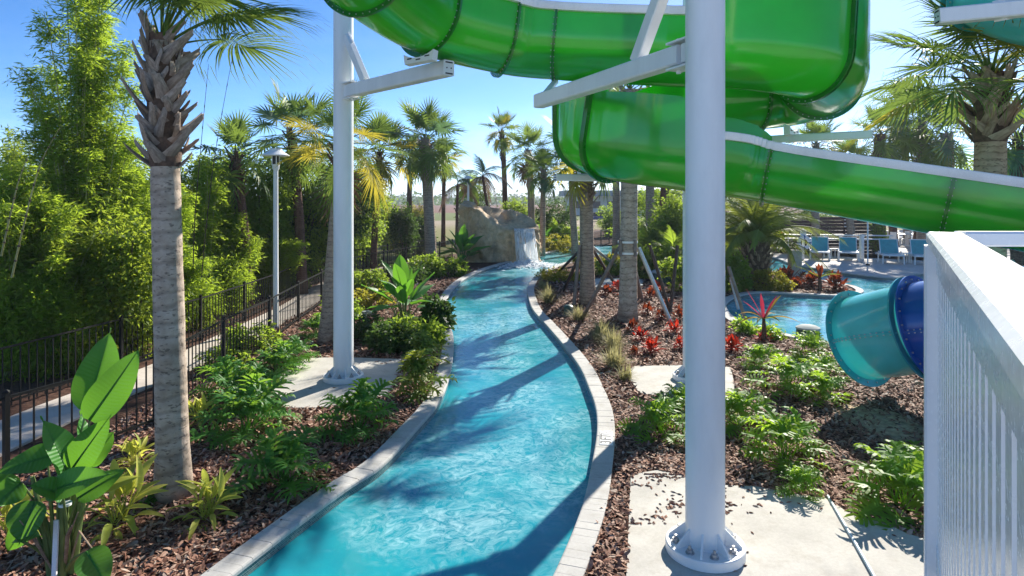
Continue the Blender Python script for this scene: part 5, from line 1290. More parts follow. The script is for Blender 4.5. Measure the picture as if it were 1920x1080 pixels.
# timber braces round the planted palms
def brace_set(px, py, top_z, legs, mt, label, straps=True, r=0.28):
    c = G(px, py); t = thing('palm_brace', label, 'tree brace', tuple(c))
    for (fx, fy, m) in legs:
        f = G(fx, fy); d = (f - c).normalized(); mb = MB(); mb.tube([f, c + d * (r + 0.05) + Vector((0, 0, top_z))], 0.062, 10); wpart('brace_pole', mb, M[m], t)
    if straps:
        for z in (top_z - .17, top_z + .17): wpart('strap', MB().lathe([(r + .005, z - .03), (r + .025, z - .03), (r + .025, z + .03), (r + .005, z + .03)], 24, (c.x, c.y, 0)), M['plastic_white'], t)
        for k in range(4): a = k * 1.57 + .6; wpart('batten', MB().box((c.x + (r + .03) * math.cos(a), c.y + (r + .03) * math.sin(a), top_z), (.09, .09, .5)), M['wood'], t, smooth=False)
brace_set(1177, 602, 2.25, [(1098, 586, 'wood'), (1258, 606, 'steel'), (1205, 565, 'wood'), (1140, 622, 'wood') if False else (1200, 560, 'wood')], 'wood', 'grey timber braces strapped round the palm nearest the posts')
brace_set(1102, 570, 2.1, [(1056, 546, 'wood_dk'), (1076, 572, 'wood'), (1044, 513, 'wood_dk'), (1152, 531, 'wood_dk'), (1163, 505, 'steel')], 'wood', 'dark timber braces round the palm nearer the river', False)
c = G(1285, 560); t = thing('palm_brace', 'pair of crossed timber braces beside the nearest post', 'tree brace', tuple(c))
for a, b, z in (((1256, 592), (1282, 470), 2.2), ((1258, 590), (1222, 480), 2.2)):
    p = G(*a); q = Vector((p.x + (b[0] - a[0]) / 1200 * p.y * .9, p.y + .6, z)); wpart('brace_pole', MB().tube([p, q], .055, 10), M['wood_dk'], t)
c = G(1378, 560); t = thing('palm_brace', 'timber brace leaning at the left end of the pool bay', 'tree brace', tuple(c)); p = G(1400, 606); wpart('brace_pole', MB().tube([p, A(1366, 500, p.y + .5)], .055, 10), M['wood'], t); p = G(1384, 580); wpart('brace_pole', MB().tube([p, A(1370, 520, p.y + .5)], .05, 10), M['steel'], t)

# ---------------------------------------------------------------- leaf clouds: shrubs, bamboo, background trees
def leaf_cloud(name, m, P, L_, w, seed, drop=0.35, flat=0.6, D=None):
    r = np.random.default_rng(seed); n = len(P)
    d = r.normal(0, 1, (n, 3)) if D is None else D + r.normal(0, 0.75, (n, 3))
    d[:, 2] = d[:, 2] * flat - drop; d /= np.linalg.norm(d, axis=1)[:, None]
    g = r.normal(0, 1, (n, 3)); g[:, 2] += 0.8; s = np.cross(d, g); s /= np.linalg.norm(s, axis=1)[:, None]; u = np.cross(s, d)
    l = (L_ * r.uniform(.6, 1.35, n))[:, None]; ww = l * (w / L_) * r.uniform(.75, 1.2, (n, 1))
    V = np.stack([P, P + d * l * .45 - s * ww * .5 + u * l * .05, P + d * l - u * l * .12, P + d * l * .45 + s * ww * .5 + u * l * .05], 1).reshape(-1, 3)
    return np_mesh(name, V, 4, m, [(0, 1, 2, 3)])
def blob_points(blobs, n, seed, clump=0.16, nc=None, shell=0.55):
    """leaf roots gathered in clumps through the outer part of several ellipsoids (centre, radii)"""
    r = np.random.default_rng(seed); vol = np.array([b[1][0] * b[1][1] * b[1][2] for b in blobs]) ** 0.8; vol /= vol.sum(); out = []; dirs = []
    for (c, R), v in zip(blobs, vol):
        k = max(6, int((nc or n / 26) * v)); q = r.normal(0, 1, (k, 3)); q /= np.linalg.norm(q, axis=1)[:, None]; rad = shell + (1 - shell) * r.random((k, 1)) ** 0.7
        cc = np.array(c) + q * rad * np.array(R) * r.uniform(.85, 1.15, (k, 1)); m = max(1, int(n * v / k))
        p = cc[:, None, :] + r.normal(0, clump, (k, m, 3)) * r.uniform(.6, 1.3, (k, 1, 1)); out.append(p.reshape(-1, 3)); dirs.append(np.repeat(q, m, 0))
    return np.concatenate(out), np.concatenate(dirs)
def shrub(name, label, cat, base, blobs, n, leaf, m, seed, group=None, stems=7, clump=0.16, drop=0.3, sub='stem', r0=0.03):
    """blobs are (dx, dy, z, rx, ry, rz) from the base"""
    base = Vector(base); t = thing(name, label, cat, base, group)
    B = [((b[0], b[1], b[2]), (b[3], b[4], b[5])) for b in blobs]
    P, D = blob_points(B, n, seed, clump); P[:, 2] = np.maximum(P[:, 2], 0.03)
    link('foliage', leaf_cloud('foliage', M[m], P, leaf[0], leaf[1], seed, drop, 0.8, D * .8), t)
    r = random.Random(seed); mb = MB()
    for i in range(stems):
        b = B[i % len(B)]; a = r.uniform(0, 6.28); q = Vector(b[0]) + Vector((math.cos(a) * b[1][0] * .6, math.sin(a) * b[1][1] * .6, b[1][2] * r.uniform(.1, .7)))
        s0 = Vector((r.uniform(-.08, .08), r.uniform(-.08, .08), -.03)); mid = s0.lerp(q, .5) + Vector((r.uniform(-.1, .1), r.uniform(-.1, .1), .1)); mb.tube([s0, mid, q], [r0, r0 * .7, r0 * .25], 6)
    lpart(sub, mb, M['branch'], t); return t
def bamboo(label, base, h, rx, ry, n, seed, m='bamboo', lean=0.0, z0=0.3, culms=22, leaf=(0.155, 0.026)):
    """a clump of arching culms, each hung with tiers of fine leaves"""
    base = Vector(base); t = thing('bamboo_clump', label, 'bamboo', base, 'bamboo behind the walkway fence'); r = random.Random(seed); rr = np.random.default_rng(seed)
    cm = MB(); pts = []; dirs = []
    for i in range(culms):
        a = r.uniform(0, 6.28); q = math.sqrt(r.random()); hh = h * (1 - 0.50 * q * r.uniform(.3, 1.35)) * r.uniform(.82, 1.06); foot = Vector((math.cos(a) * rx * .3 * q, math.sin(a) * ry * .3 * q, 0)); out = Vector((math.cos(a) * rx * q, math.sin(a) * ry * q, 0))
        C = [foot.lerp(out, (k / 9) ** 1.9) + Vector((lean * (k / 9) ** 2, 0, hh * (1 - (1 - k / 9) ** 1.35))) for k in range(10)]
        cm.tube(C, [0.032 * (1 - .8 * k / 9) for k in range(10)], 5)
        nb = int(n / culms / 15)
        for b in range(nb):
            f = (z0 + (1 - z0) * r.random() ** .8); k = min(int(f * 9), 8); p = C[k].lerp(C[k + 1], f * 9 - k); a2 = r.uniform(0, 6.28); l = r.uniform(.15, .62) * (1.2 - .6 * f); e = Vector((math.cos(a2), math.sin(a2), r.uniform(-.1, .35)))
            for j in range(15):
                g = r.random(); pts.append(tuple(p + e * l * g + Vector((r.gauss(0, .06), r.gauss(0, .06), r.gauss(0, .045) - .15 * g * g)))); dirs.append((e.x, e.y, e.z - .1))
    link('foliage', leaf_cloud('foliage', M[m], np.array(pts), leaf[0], leaf[1], seed, .25, .7, np.array(dirs)), t); lpart('culms', cm, M['culm'], t); return t, base
bm, bb_ = bamboo('tall feathery bamboo rising to the top of the frame', A(150, 372, 15.6).xy.to_3d(), 10.4, 1.35, 1.3, 72000, 1, 'bamboo', z0=.08, culms=36)
bamboo('dark bamboo behind the tall clump, left edge', A(20, 372, 18.5).xy.to_3d(), 5.9, 1.6, 1.5, 34000, 2, 'bamboo_dk', z0=.1, culms=26)
bamboo('bright arching bamboo at the left edge over the fence', A(28, 372, 13.8).xy.to_3d(), 4.7, 1.35, 1.0, 40000, 3, 'bamboo', z0=.06, culms=26)
bamboo('low lime green bamboo right of the big palm trunk', A(415, 372, 21.8).xy.to_3d(), 3.6, 1.35, 1.0, 36000, 4, 'bamboo', z0=.05, culms=26)
bamboo('sparse bamboo with bare wands right of the palm boots', A(385, 372, 21.0).xy.to_3d(), 6.2, 1.2, 1.0, 12000, 5, 'bamboo', z0=.3, culms=14)
bamboo('mid green bamboo behind the left fence corner', A(95, 372, 14.2).xy.to_3d(), 3.8, 1.3, .9, 30000, 7, 'bamboo_dk', z0=.05, culms=24)
bamboo('mid green bamboo between the palm trunk and the lamp', A(500, 372, 24.5).xy.to_3d(), 3.0, 1.4, 1.0, 26000, 8, 'bamboo', z0=.05, culms=24)
bamboo('tall bamboo just left of the palm boots', A(238, 372, 16.8).xy.to_3d(), 6.2, 1.0, .9, 30000, 9, 'bamboo', z0=.08, culms=24)
bamboo('yellow green bamboo filling the gap behind the big palm', A(290, 372, 18.2).xy.to_3d(), 4.9, 1.5, 1.0, 36000, 6, 'bamboo', z0=.05, culms=26)
# bare whips leaning out of the clumps
def whip(label, pts, r=0.016, m='culm'):
    t = thing('bamboo_whip', label, 'bamboo', pts[0]); C = catmull(pts, per=8); wpart('cane', MB().tube(C, [r * (1 - .75 * i / (len(C) - 1)) for i in range(len(C))], 6), M[m], t)
    nb = MB()
    for i in range(3, len(C) - 1, 2): nb.tube([C[i], C[i] + (C[i + 1] - C[i]) * .25], r * 1.25 * (1 - .7 * i / len(C)) + .002, 6)
    wpart('nodes', nb, M['branch'], t)
whip('thin dark bamboo wand arching above the walkway, left one', [A(362, 500, 17.5), A(366, 400, 17.5), A(378, 260, 17.4), A(391, 120, 17.2)], .018, 'branch')
whip('thin dark bamboo wand arching above the walkway, right one', [A(378, 520, 18), A(385, 440, 18), A(403, 290, 17.8), A(436, 105, 17.5)], .018, 'branch')
whip('bare tan cane bent over the left bamboo', [A(22, 520, 12.4), A(45, 420, 12.3), A(75, 310, 12.2), A(112, 240, 12)], .022)
whip('bare tan cane lower at the left edge', [A(2, 480, 12.2), A(20, 400, 12.1), A(38, 330, 12), A(66, 262, 12)], .02)
# dark shrubs and trees behind the walkway
sh = [  # px, Y, z centre, rx, rz, n, leaf, mat, label
    (245, 15.2, 1.7, 1.3, 1.75, 16000, (.13, .05), 'bamboo_dk', 'dark rounded shrub behind the fence, left of the palm trunk'),
    (120, 15.0, 1.2, 1.1, 1.3, 9000, (.13, .05), 'bamboo_dk', 'dark low shrub behind the big paddle leaves'),
    (490, 25.0, 2.4, 1.3, 2.4, 15000, (.14, .06), 'shrub', 'mid green tree behind the walkway lamp'),
    (560, 27.0, 2.6, 1.8, 2.6, 19000, (.14, .065), 'shrub', 'glossy green tree left of the fence side post'),
    (640, 34.0, 2.6, 2.3, 2.8, 17000, (.15, .07), 'shrub', 'broad green tree behind the fence side post'),
    (690, 39.0, 2.0, 1.8, 2.4, 15000, (.15, .07), 'shrub', 'green tree right of the fence side post'),
    (445, 25.0, 2.9, 1.8, 2.8, 13000, (.15, .07), 'shrub', 'dark tree mass behind the lime bamboo'),
    (590, 28.0, 3.2, 2.2, 3.0, 14000, (.16, .08), 'shrub_dk', 'tall dark tree behind the glossy tree'),
    (330, 24.0, 2.6, 2.2, 2.7, 14000, (.15, .05), 'bamboo_dk', 'dark tree mass behind the big palm trunk'),
    (180, 22.0, 2.6, 2.6, 3.4, 16000, (.15, .05), 'bamboo_dk', 'dark tree mass behind the tall bamboo'),
    (20, 22.0, 2.6, 2.6, 3.2, 12000, (.15, .05), 'bamboo_dk', 'dark tree mass beyond the left bamboo'),
    (758, 38.5, 1.7, .75, 1.9, 7000, (.13, .07), 'shrub_dk', 'narrow dark conical shrub left of the dark crowned palm'),
    (789, 42.0, 1.2, .8, 1.3, 4500, (.13, .07), 'shrub_dk', 'dark shrub behind the dark crowned palm trunk'),
    (738, 46.0, 1.4, 1.5, 1.7, 6000, (.16, .08), 'shrub_y', 'yellow green bush at the edge of the field'),
    (781, 52.0, 1.5, 1.0, 1.7, 4000, (.16, .08), 'shrub_y', 'orange tinged bush behind the dark crowned palm'),
    (883, 58.0, 2.9, 1.5, 2.6, 8000, (.2, .07), 'shrub_dk', 'soft round tree behind the distant lamp'),
    (915, 60.0, 1.3, 2.0, 1.6, 6000, (.18, .08), 'shrub_dk', 'low dark tree behind the rock top'),
    (972, 50.0, 1.9, 1.3, 1.9, 8000, (.16, .08), 'shrub', 'bright green bush right of the rock channel'),
    (1040, 52.0, 1.8, 2.2, 2.1, 9000, (.18, .08), 'shrub_dk', 'dark green thicket beyond the waterfall'),
    (1155, 62.0, 1.1, 1.6, 1.7, 6000, (.18, .09), 'shrub', 'round green bush at the bend of the far channel'),
    (1210, 44.0, 2.1, 2.2, 2.3, 11000, (.18, .08), 'shrub', 'green thicket behind the strapped palm'),
    (1262, 34.0, 1.9, 1.5, 2.1, 11000, (.16, .08), 'shrub', 'bright leafy bush left of the nearest post'),
    (1290, 46.0, 2.4, 2.4, 2.6, 9000, (.18, .09), 'shrub_dk', 'dark tree hidden behind the nearest post'),
    (1400, 44.0, 2.4, 2.8, 2.4, 11000, (.18, .08), 'shrub_dk', 'dark thicket behind the squat date palm'),
    (1500, 47.0, 1.5, 3.2, 1.3, 6000, (.18, .08), 'shrub_dk', 'dark hedge at the end of the slat wall'),
    (1905, 26.0, 4.4, 1.6, 1.0, 6000, (.16, .07), 'shrub', 'green treetop at the right edge above the flume'),
    (1650, 60.0, 4.2, 4.5, 2.4, 7000, (.22, .1), 'shrub', 'far tree line behind the terrace'),
    (1850, 50.0, 3.6, 5, 2.4, 7000, (.22, .1), 'shrub_dk', 'far trees behind the tan palm'),
    (1452, 46.5, 1.0, 1.0, .8, 4000, (.12, .06), 'red', 'red leaved hedge at the end of the deck'),
    (1648, 42.0, 1.1, .5, 1.0, 2500, (.12, .05), 'shrub', 'slim green shrub by the thin white pole'),
]
for i, (px, Y, zc, rx, rz, n, lf, m, lab) in enumerate(sh):
    r = random.Random(i); b = Vector(((px - 960) / FPX * Y, Y, 0)); bl = [(0, 0, zc, rx * .8, rx * .7, rz)]
    for k in range(5): a = r.uniform(0, 6.28); bl.append((math.cos(a) * rx * .62, math.sin(a) * rx * .5, zc + r.uniform(-.55, .75) * rz, rx * .5, rx * .45, rz * .45))
    shrub('shrub' if rz < 1.9 else 'bushy_tree', lab, 'shrub' if rz < 1.9 else 'tree', b, bl, n, lf, m, 100 + i, 'trees and shrubs behind the beds', 9, .15, sub='stem' if rz < 1.9 else 'trunk', r0=.05)
for i, (px, Y, zc, rx, rz, n, m, lab) in enumerate(((30, 13.2, 1.1, .75, 1.1, 9000, 'bamboo', 'low bright bamboo behind the fence at the left edge'), (110, 13.6, .9, .7, .9, 7500, 'bamboo', 'low bright bamboo behind the fence, above the paddle leaves'), (200, 15.3, 1.0, .7, 1.0, 7000, 'bamboo_dk', 'low green bamboo just left of the big palm trunk'), (362, 18.4, .9, .65, .95, 6500, 'bamboo', 'low bright bamboo just right of the big palm trunk'), (425, 21.0, .9, .7, 1.0, 6500, 'bamboo', 'low bright bamboo behind the fence, left of the lamp'))):
    b = Vector(((px - 960) / FPX * Y, Y, 0)); shrub('low_bamboo', lab, 'bamboo', b, [(0, 0, zc, rx, rx * .8, rz), (rx * .5, .1, zc * .8, rx * .6, rx * .6, rz * .7), (-rx * .5, -.1, zc * 1.15, rx * .6, rx * .6, rz * .7)], n, (.14, .026), m, 300 + i, 'bamboo behind the walkway fence', 9, .12, sub='culm', r0=.012)
# a loose far wood on the plain, read as one mass
rr = np.random.default_rng(9); n = 420; X = rr.uniform(-420, 420, n); Y = rr.uniform(330, 800, n); R = rr.uniform(2.0, 5.5, n)
P = np.concatenate([np.stack([X[k] + rr.normal(0, R[k], 42), Y[k] + rr.normal(0, R[k], 42), np.abs(rr.normal(R[k] * .7, R[k] * .45, 42))], 1) for k in range(n)])
o = link('far_woods', leaf_cloud('far_woods', M['shrub_dk'], P, 2.2, 1.7, 3)); tag(o, 'scattered far trees on the plain', 'woods', kind='stuff')

# ---------------------------------------------------------------- paddle-leaved plants (bird of paradise)
def paddle(name, L_, w, seed, fold=0.25, droop=0.15, tears=2, curl=0.0, m='banana'):
    r = random.Random(seed); nx, ny = 16, 5; V = []; UV = []
    cut = {}
    for s in (-1, 1):
        for _ in range(tears): cut[(s, r.randrange(4, 13))] = r.uniform(.35, .8)
    for i in range(nx + 1):
        t = i / nx; ww = w * 0.5 * (math.sin(min(1.0, t * 1.08 + .02) ** .72 * math.pi) ** .62 if t < .93 else math.sin(min(1.0, t * 1.08 + .02) ** .72 * math.pi) ** .62) if t < 0.985 else w * .015
        zc = -droop * L_ * t * t
        for j in range(-ny, ny + 1):
            q = j / ny; y = q * ww; z = zc + abs(q) * fold * ww - abs(q) ** 2 * curl * ww + 0.05 * w * math.sin(t * 9 + seed + (q > 0) * 2) * abs(q) ** 1.5
            V.append((L_ * t, y, z)); UV.append((t * L_, q * w * .5))
    K = 2 * ny + 1; F = []
    mb = MB(); mb.add(V, [])
    for i in range(nx):
        for j in range(2 * ny):
            s = -1 if j < ny else 1; edge = abs((j + .5) - ny) / ny
            if cut.get((s, i), 9) < edge: continue
            F.append((i * K + j, (i + 1) * K + j, (i + 1) * K + j + 1, i * K + j + 1))
    mb.f = F
    rib = [Vector((L_ * i / nx * .97, 0, -droop * L_ * (i / nx * .97) ** 2 - .004)) for i in range(0, nx + 1, 2)]
    n0 = len(mb.v); mb.tube(rib, [0.012 * (1 - .8 * k / (len(rib) - 1)) * (w / .3) ** .5 for k in range(len(rib))], 5)
    UV += [(0, 0)] * (len(mb.v) - n0)
    me = mb.mesh(name, M[m], True, None); uv = me.uv_layers.new(name='uv')
    for lp in me.loops: uv.data[lp.index].uv = UV[lp.vertex_index]
    return me
PAD = [paddle('paddle_leaf', 1.0, 0.40, 1, .28, .10, 0), paddle('paddle_leaf', 1.0, 0.42, 2, .18, .28, 0), paddle('paddle_leaf', 1.0, 0.36, 3, .4, .03, 0), paddle('paddle_leaf', 1.0, 0.44, 4, .1, .45, 0)]
def aim(p, q, roll=0.0, up=Vector((0, 0, 1))):
    x = (q - p).normalized(); y = up.cross(x)
    if y.length < 1e-3: y = Vector((0, 1, 0)).cross(x)
    y.normalize(); z = x.cross(y)
    Mx = Matrix((x, y, z)).transposed().to_4x4(); return Matrix.Translation(p) @ Mx @ Matrix.Rotation(roll, 4, 'X')
def stalk_to(t, foot, p, d, r=0.016, m='stalk'):
    foot, p = Vector(foot), Vector(p); mid = foot.lerp(p, .55) + Vector((0, 0, .22 * (p - foot).length * .5)); C = catmull([foot, foot.lerp(mid, .5) + Vector((0, 0, .03)), mid, p], per=4)
    return lpart('leaf_stalk', MB().tube(C, [r * (1.5 - 1.0 * i / (len(C) - 1)) for i in range(len(C))], 7), M[m], t)
def near_paddle():
    Yb = 6.35; foot = Vector(((118 - 960) / FPX * Yb, Yb, 0)); t = thing('bird_of_paradise', 'big paddle leaved plant in the front left corner', 'plant', tuple(foot), 'paddle leaved plants')
    L0 = [  # base px, tip px, Y base, Y tip, width, roll, seed, face (which way the upper side looks)
        ((163, 768), (212, 616), 6.55, 6.75, .40, -.1, 1), ((168, 788), (270, 656), 6.35, 6.45, .36, .25, 2), ((128, 892), (84, 778), 6.3, 6.2, .34, .3, 3), ((135, 880), (205, 786), 6.25, 6.15, .30, -.1, 4),
        ((168, 872), (215, 806), 6.45, 6.6, .26, -.5, 5), ((108, 852), (-12, 884), 6.3, 6.0, .30, .2, 6), ((92, 922), (196, 888), 6.1, 5.95, .28, .4, 7), ((145, 934), (236, 880), 6.15, 6.3, .22, .15, 8),
        ((66, 940), (30, 1022), 6.15, 5.95, .34, .5, 9), ((162, 1034), (200, 1100), 6.1, 5.95, .30, .3, 10), ((178, 922), (262, 892), 6.3, 6.45, .12, .1, 11), ((40, 905), (-10, 950), 6.2, 6.0, .26, -.2, 12),
        ((60, 968), (10, 1045), 6.3, 6.2, .22, .0, 13), ((90, 870), (40, 850), 6.4, 6.5, .24, .4, 14), ((118, 930), (60, 905), 6.1, 5.9, .26, .2, 15), ((150, 850), (166, 770), 6.5, 6.6, .26, .9, 16), ((20, 940), (-30, 880), 6.3, 6.2, .3, 0, 17), ((30, 1010), (70, 1000), 6.1, 5.95, .16, .3, 18)]
    eye = Vector((0, 0, CAM_H))
    for (b, tp, Y0, Y1, w, roll, sd) in L0:
        p, q = A(b[0], b[1], Y0), A(tp[0], tp[1], Y1); l = (q - p).length; me = paddle('paddle_leaf', l, w, sd, .30 if sd % 2 else .18, .10 if sd < 6 else .2, 0, m='banana' if sd != 11 else 'ginger')
        fu = (eye - p).normalized() * .8 + Vector((.35, .1, .65)); Mx = aim(p, q + Vector((0, 0, .06 * l)), roll, fu)
        lf = link('leaf', me, t, Matrix.Translation(-foot) @ Mx)
        stalk_to(t, Vector((random.Random(sd).uniform(-.09, .09), random.Random(sd + 50).uniform(-.07, .07), -.02)), p - foot, None, .017)
    r = random.Random(3)
    for k in range(7): a = r.uniform(0, 6.28); e = Vector((math.cos(a) * .10, math.sin(a) * .09, 0)); lpart('stem', MB().tube([e, e * 1.5 + Vector((0, 0, .5)), e * 2.2 + Vector((r.uniform(-.05, .05), 0, 1.05))], [.035, .030, .018], 8), M['stalk'], t)
    for k in range(8): a = r.uniform(0, 6.28); e = Vector((math.cos(a), math.sin(a), 0)); lpart('dry_stem', MB().tube([e * .05, e * .25 + Vector((0, 0, .5)), e * r.uniform(.35, .7) + Vector((0, 0, r.uniform(.15, .9)))], [.012, .010, .005], 6), M['boot_tan'], t)
    s = thing('plant_stake', 'pale metal stake tied to the front paddle leaved plant', 'stake', tuple(A(104, 1085, 6.2))); a = A(101, 1100, 6.15); b = A(106, 975, 6.2); wpart('stake', MB().beam(a, b, .045, .02, up=Vector((0, -1, 0))), M['lip'], s, smooth=False); c = A(122, 945, 6.22); wpart('tie', MB().lathe([(.052, -.012), (.058, -.012), (.058, .012), (.052, .012)], 18, c), M['lip'], s)
near_paddle()
def paddle_plant(label, foot, n, H, L_, seed, spread=0.5):
    foot = Vector(foot); t = thing('bird_of_paradise', label, 'plant', tuple(foot), 'paddle leaved plants'); r = random.Random(seed)
    for i in range(n):
        a = i * 2.4 + seed; f = i / n; out = spread * (.25 + .9 * f) ; h = H * (1 - .55 * f) * r.uniform(.9, 1.05); e = Vector((math.cos(a), math.sin(a), 0)); p = e * out * .5 + Vector((0, 0, h * .58)); l = L_ * r.uniform(.8, 1.1)
        el = math.radians(72 - 62 * f + r.uniform(-8, 8)); d = e * math.cos(el) + Vector((0, 0, math.sin(el))); s0 = e * .05
        link('leaf', PAD[0 if f < .4 else (2 if i % 2 else 1) if f < .75 else 3], t, aim(p, p + d, r.uniform(-.4, .4)) @ Matrix.Diagonal((l, l * r.uniform(.85, 1.15), l, 1)))
        lpart('leaf_stalk', MB().tube([s0, s0.lerp(p, .5) - e * .03, p], [.024, .018, .012], 6), M['stalk'], t)
q = G(757, 618); paddle_plant('paddle leaved plant in the bed between the post and the river', q, 17, 2.1, 0.95, 2, .75)
q = G(866, 497); paddle_plant('dark paddle leaved plant against the left end of the rock', q, 15, 2.0, 1.3, 5, .9)
q = G(1020, 470); paddle_plant('small paddle leaved plant right of the falling water', q, 9, 2.2, 1.0, 8, .6)
# broad hosta-like shade leaves under the middle one
t = thing('shade_leaf_plant', 'broad grey green leaves spread flat under the paddle leaved plant', 'plant', tuple(G(715, 600)))
for (b, tp, z0, z1, w, sd) in (((750, 588), (664, 588), .55, .35, .55, 21), ((748, 570), (700, 548), .7, .6, .45, 22), ((765, 575), (800, 566), .5, .5, .4, 23), ((770, 598), (818, 592), .35, .25, .35, 24)):
    p, q = G(b[0], b[1] + 20), G(tp[0], tp[1] + 18); p.z, q.z = z0, z1; l = (q - p).length; wo = link('leaf', paddle('shade_leaf', l, w, sd, .1, .15, 0), t, Matrix.Translation(-t.location) @ aim(p, q))
    lpart('leaf_stalk', MB().tube([Vector((.35, .1, 0)), p - t.location], [.02, .012], 6), M['stalk'], t)

# ---------------------------------------------------------------- split-leaf philodendrons and other bed plants
def split_leaf(name, m, seed, L_=0.40, pet=0.42, rise=0.55, nl=8, droop=.5):
    """petiole + pinnately lobed blade; root at the origin, leaning out along +x"""
    r = random.Random(seed); mb = MB(); ex = pet * math.cos(rise); ez = pet * math.sin(rise); C = [Vector((0, 0, 0)), Vector((ex * .45, 0, ez * .7)), Vector((ex, 0, ez))]
    mb.tube(C, [.009, .007, .005], 4, False); hub = C[-1]; el = rise * .45
    def mid(t): a = el - droop * t * 1.3; return hub + Vector((L_ * t * math.cos(el - droop * t * .6), 0, L_ * (math.sin(el) * t - droop * .5 * t * t)))
    # central blade
    vs = []
    for i in range(7):
        t = i / 6; c = mid(t); w = .052 * (1 - t) ** .6 + .012; vs += [c + Vector((0, -w, .012)), c, c + Vector((0, w, .012))]
    mb.add(vs, [f for i in range(6) for f in ((3 * i, 3 * i + 3, 3 * i + 4, 3 * i + 1), (3 * i + 1, 3 * i + 4, 3 * i + 5, 3 * i + 2))])
    for s in (-1, 1):
        for k in range(nl):
            t = -.06 + .98 * k / nl; c = mid(max(0, t)); ang = 1.9 - 1.45 * (k / nl) + r.uniform(-.08, .08); l = L_ * (.36 + .30 * math.sin((k + 1.0) / (nl + .6) * math.pi)) * r.uniform(.88, 1.1)
            d = Vector((math.cos(ang), s * math.sin(ang), r.uniform(-.02, .14) + .06)); w = .044 * r.uniform(.85, 1.15)
            sd = Vector((-d.y, d.x, 0)).normalized(); a = c; q = [a - sd * w * .34, a + sd * w * .34]
            for f, ww, dz in ((.5, .50, .012), (.82, .40, -.012), (1.0, .06, -.05)):
                cc = a + d * l * f + Vector((0, 0, dz * L_ / .4 + .02 * math.sin(k * 2 + f * 3))); q += [cc - sd * w * ww, cc + sd * w * ww]
            mb.add(q, [(0, 1, 3, 2), (2, 3, 5, 4), (4, 5, 7, 6)])
    return mb.mesh(name, m, False)
def rosette(name, label, cat, leaves, n, seed, group, loc, sc=1.0, tilt=(5, 75), up=0.0, rz=0.0):
    t = thing(name, label, cat, tuple(loc), group, rz, sc); r = random.Random(seed)
    for i in range(n):
        f = (i + .5) / n; a = i * 2.399963 + r.uniform(-.3, .3); ti = tilt[0] + (tilt[1] - tilt[0]) * f ** .8 + r.uniform(-8, 8)
        link('leaf', leaves[min(len(leaves) - 1, int(f * len(leaves)))], t, Matrix.Translation((r.uniform(-.07, .07), r.uniform(-.07, .07), up * (1 - f))) @ Matrix.Rotation(a, 4, 'Z') @ Matrix.Rotation(math.radians(ti - 40), 4, 'Y') @ Matrix.Rotation(r.uniform(-.4, .4), 4, 'X') @ Matrix.Scale(r.uniform(.75, 1.15), 4))
    return t
def clones(proto, places, group):
    """copies of a plant with its leaves, each with its own label"""
    for k, (px, py, s, lab) in enumerate(places):
        o = proto if k == 0 else copy_tree(proto); p = G(px, py); o.location = p; o.rotation_euler.z = k * 1.9 + px * .01; s *= 0.84 if 'split' in group else 1; o.scale = (s, s, s * (1 + .08 * math.sin(k * 3))); o['label'] = lab; o['group'] = group
SL = [split_leaf('split_leaf', M['philo'], 1, .40, .50, 1.25), split_leaf('split_leaf', M['philo'], 2, .44, .52, .95), split_leaf('split_leaf', M['philo'], 3, .44, .46, .6), split_leaf('split_leaf', M['philo'], 4, .42, .36, .3)]
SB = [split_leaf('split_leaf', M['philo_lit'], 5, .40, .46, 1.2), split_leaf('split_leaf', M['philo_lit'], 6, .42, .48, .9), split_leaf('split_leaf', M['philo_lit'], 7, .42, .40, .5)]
gp = 'split leaf plants in the left bed'; pr = rosette('split_leaf_plant', '', 'plant', SL, 34, 1, gp, (0, 0, 0), tilt=(-6, 66))
clones(pr, [(672, 812, 1.12, 'bushy split leaf plant in front of the fence side post'), (462, 818, 1.25, 'largest split leaf plant, right of the big palm trunk'), (535, 912, 1.05, 'split leaf plant lowest in the left bed, towards the river'), (430, 752, 1.1, 'split leaf plant pressed against the near fence'),
    (520, 705, 1.0, 'split leaf plant left of the concrete pole pad'), (485, 760, 1.0, 'split leaf plant at the near edge of the pole pad'), (548, 680, .9, 'split leaf plant behind the pad, near the fence'), (592, 632, .8, 'split leaf plant left of the yellowing palm foot')], gp)
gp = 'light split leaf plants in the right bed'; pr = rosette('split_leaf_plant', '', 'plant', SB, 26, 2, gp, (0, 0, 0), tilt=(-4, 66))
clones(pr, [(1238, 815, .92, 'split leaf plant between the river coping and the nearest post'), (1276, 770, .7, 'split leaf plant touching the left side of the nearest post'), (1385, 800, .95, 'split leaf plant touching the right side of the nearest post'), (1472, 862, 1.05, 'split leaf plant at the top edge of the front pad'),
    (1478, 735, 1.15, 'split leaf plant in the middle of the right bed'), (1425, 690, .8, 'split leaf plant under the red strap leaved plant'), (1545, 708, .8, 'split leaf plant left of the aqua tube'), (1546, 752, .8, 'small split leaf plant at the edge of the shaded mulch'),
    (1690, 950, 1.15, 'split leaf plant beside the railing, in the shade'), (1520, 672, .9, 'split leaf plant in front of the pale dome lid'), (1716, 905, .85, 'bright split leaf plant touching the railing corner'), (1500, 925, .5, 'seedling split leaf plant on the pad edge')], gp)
SP = [split_leaf('spiky_leaf', M['sche'], 8, .36, .34, 1.1, 5, .7), split_leaf('spiky_leaf', M['sche'], 9, .36, .34, .7, 5, .8)]
gp = 'olive spiky plants by the river'; pr = rosette('spiky_plant', '', 'plant', SP, 34, 3, gp, (0, 0, 0), tilt=(-10, 62), up=.25)
clones(pr, [(785, 742, 1.0, 'olive green spiky plant beside the left coping, nearest'), (795, 690, .9, 'olive green spiky plant beside the left coping, second')], gp)
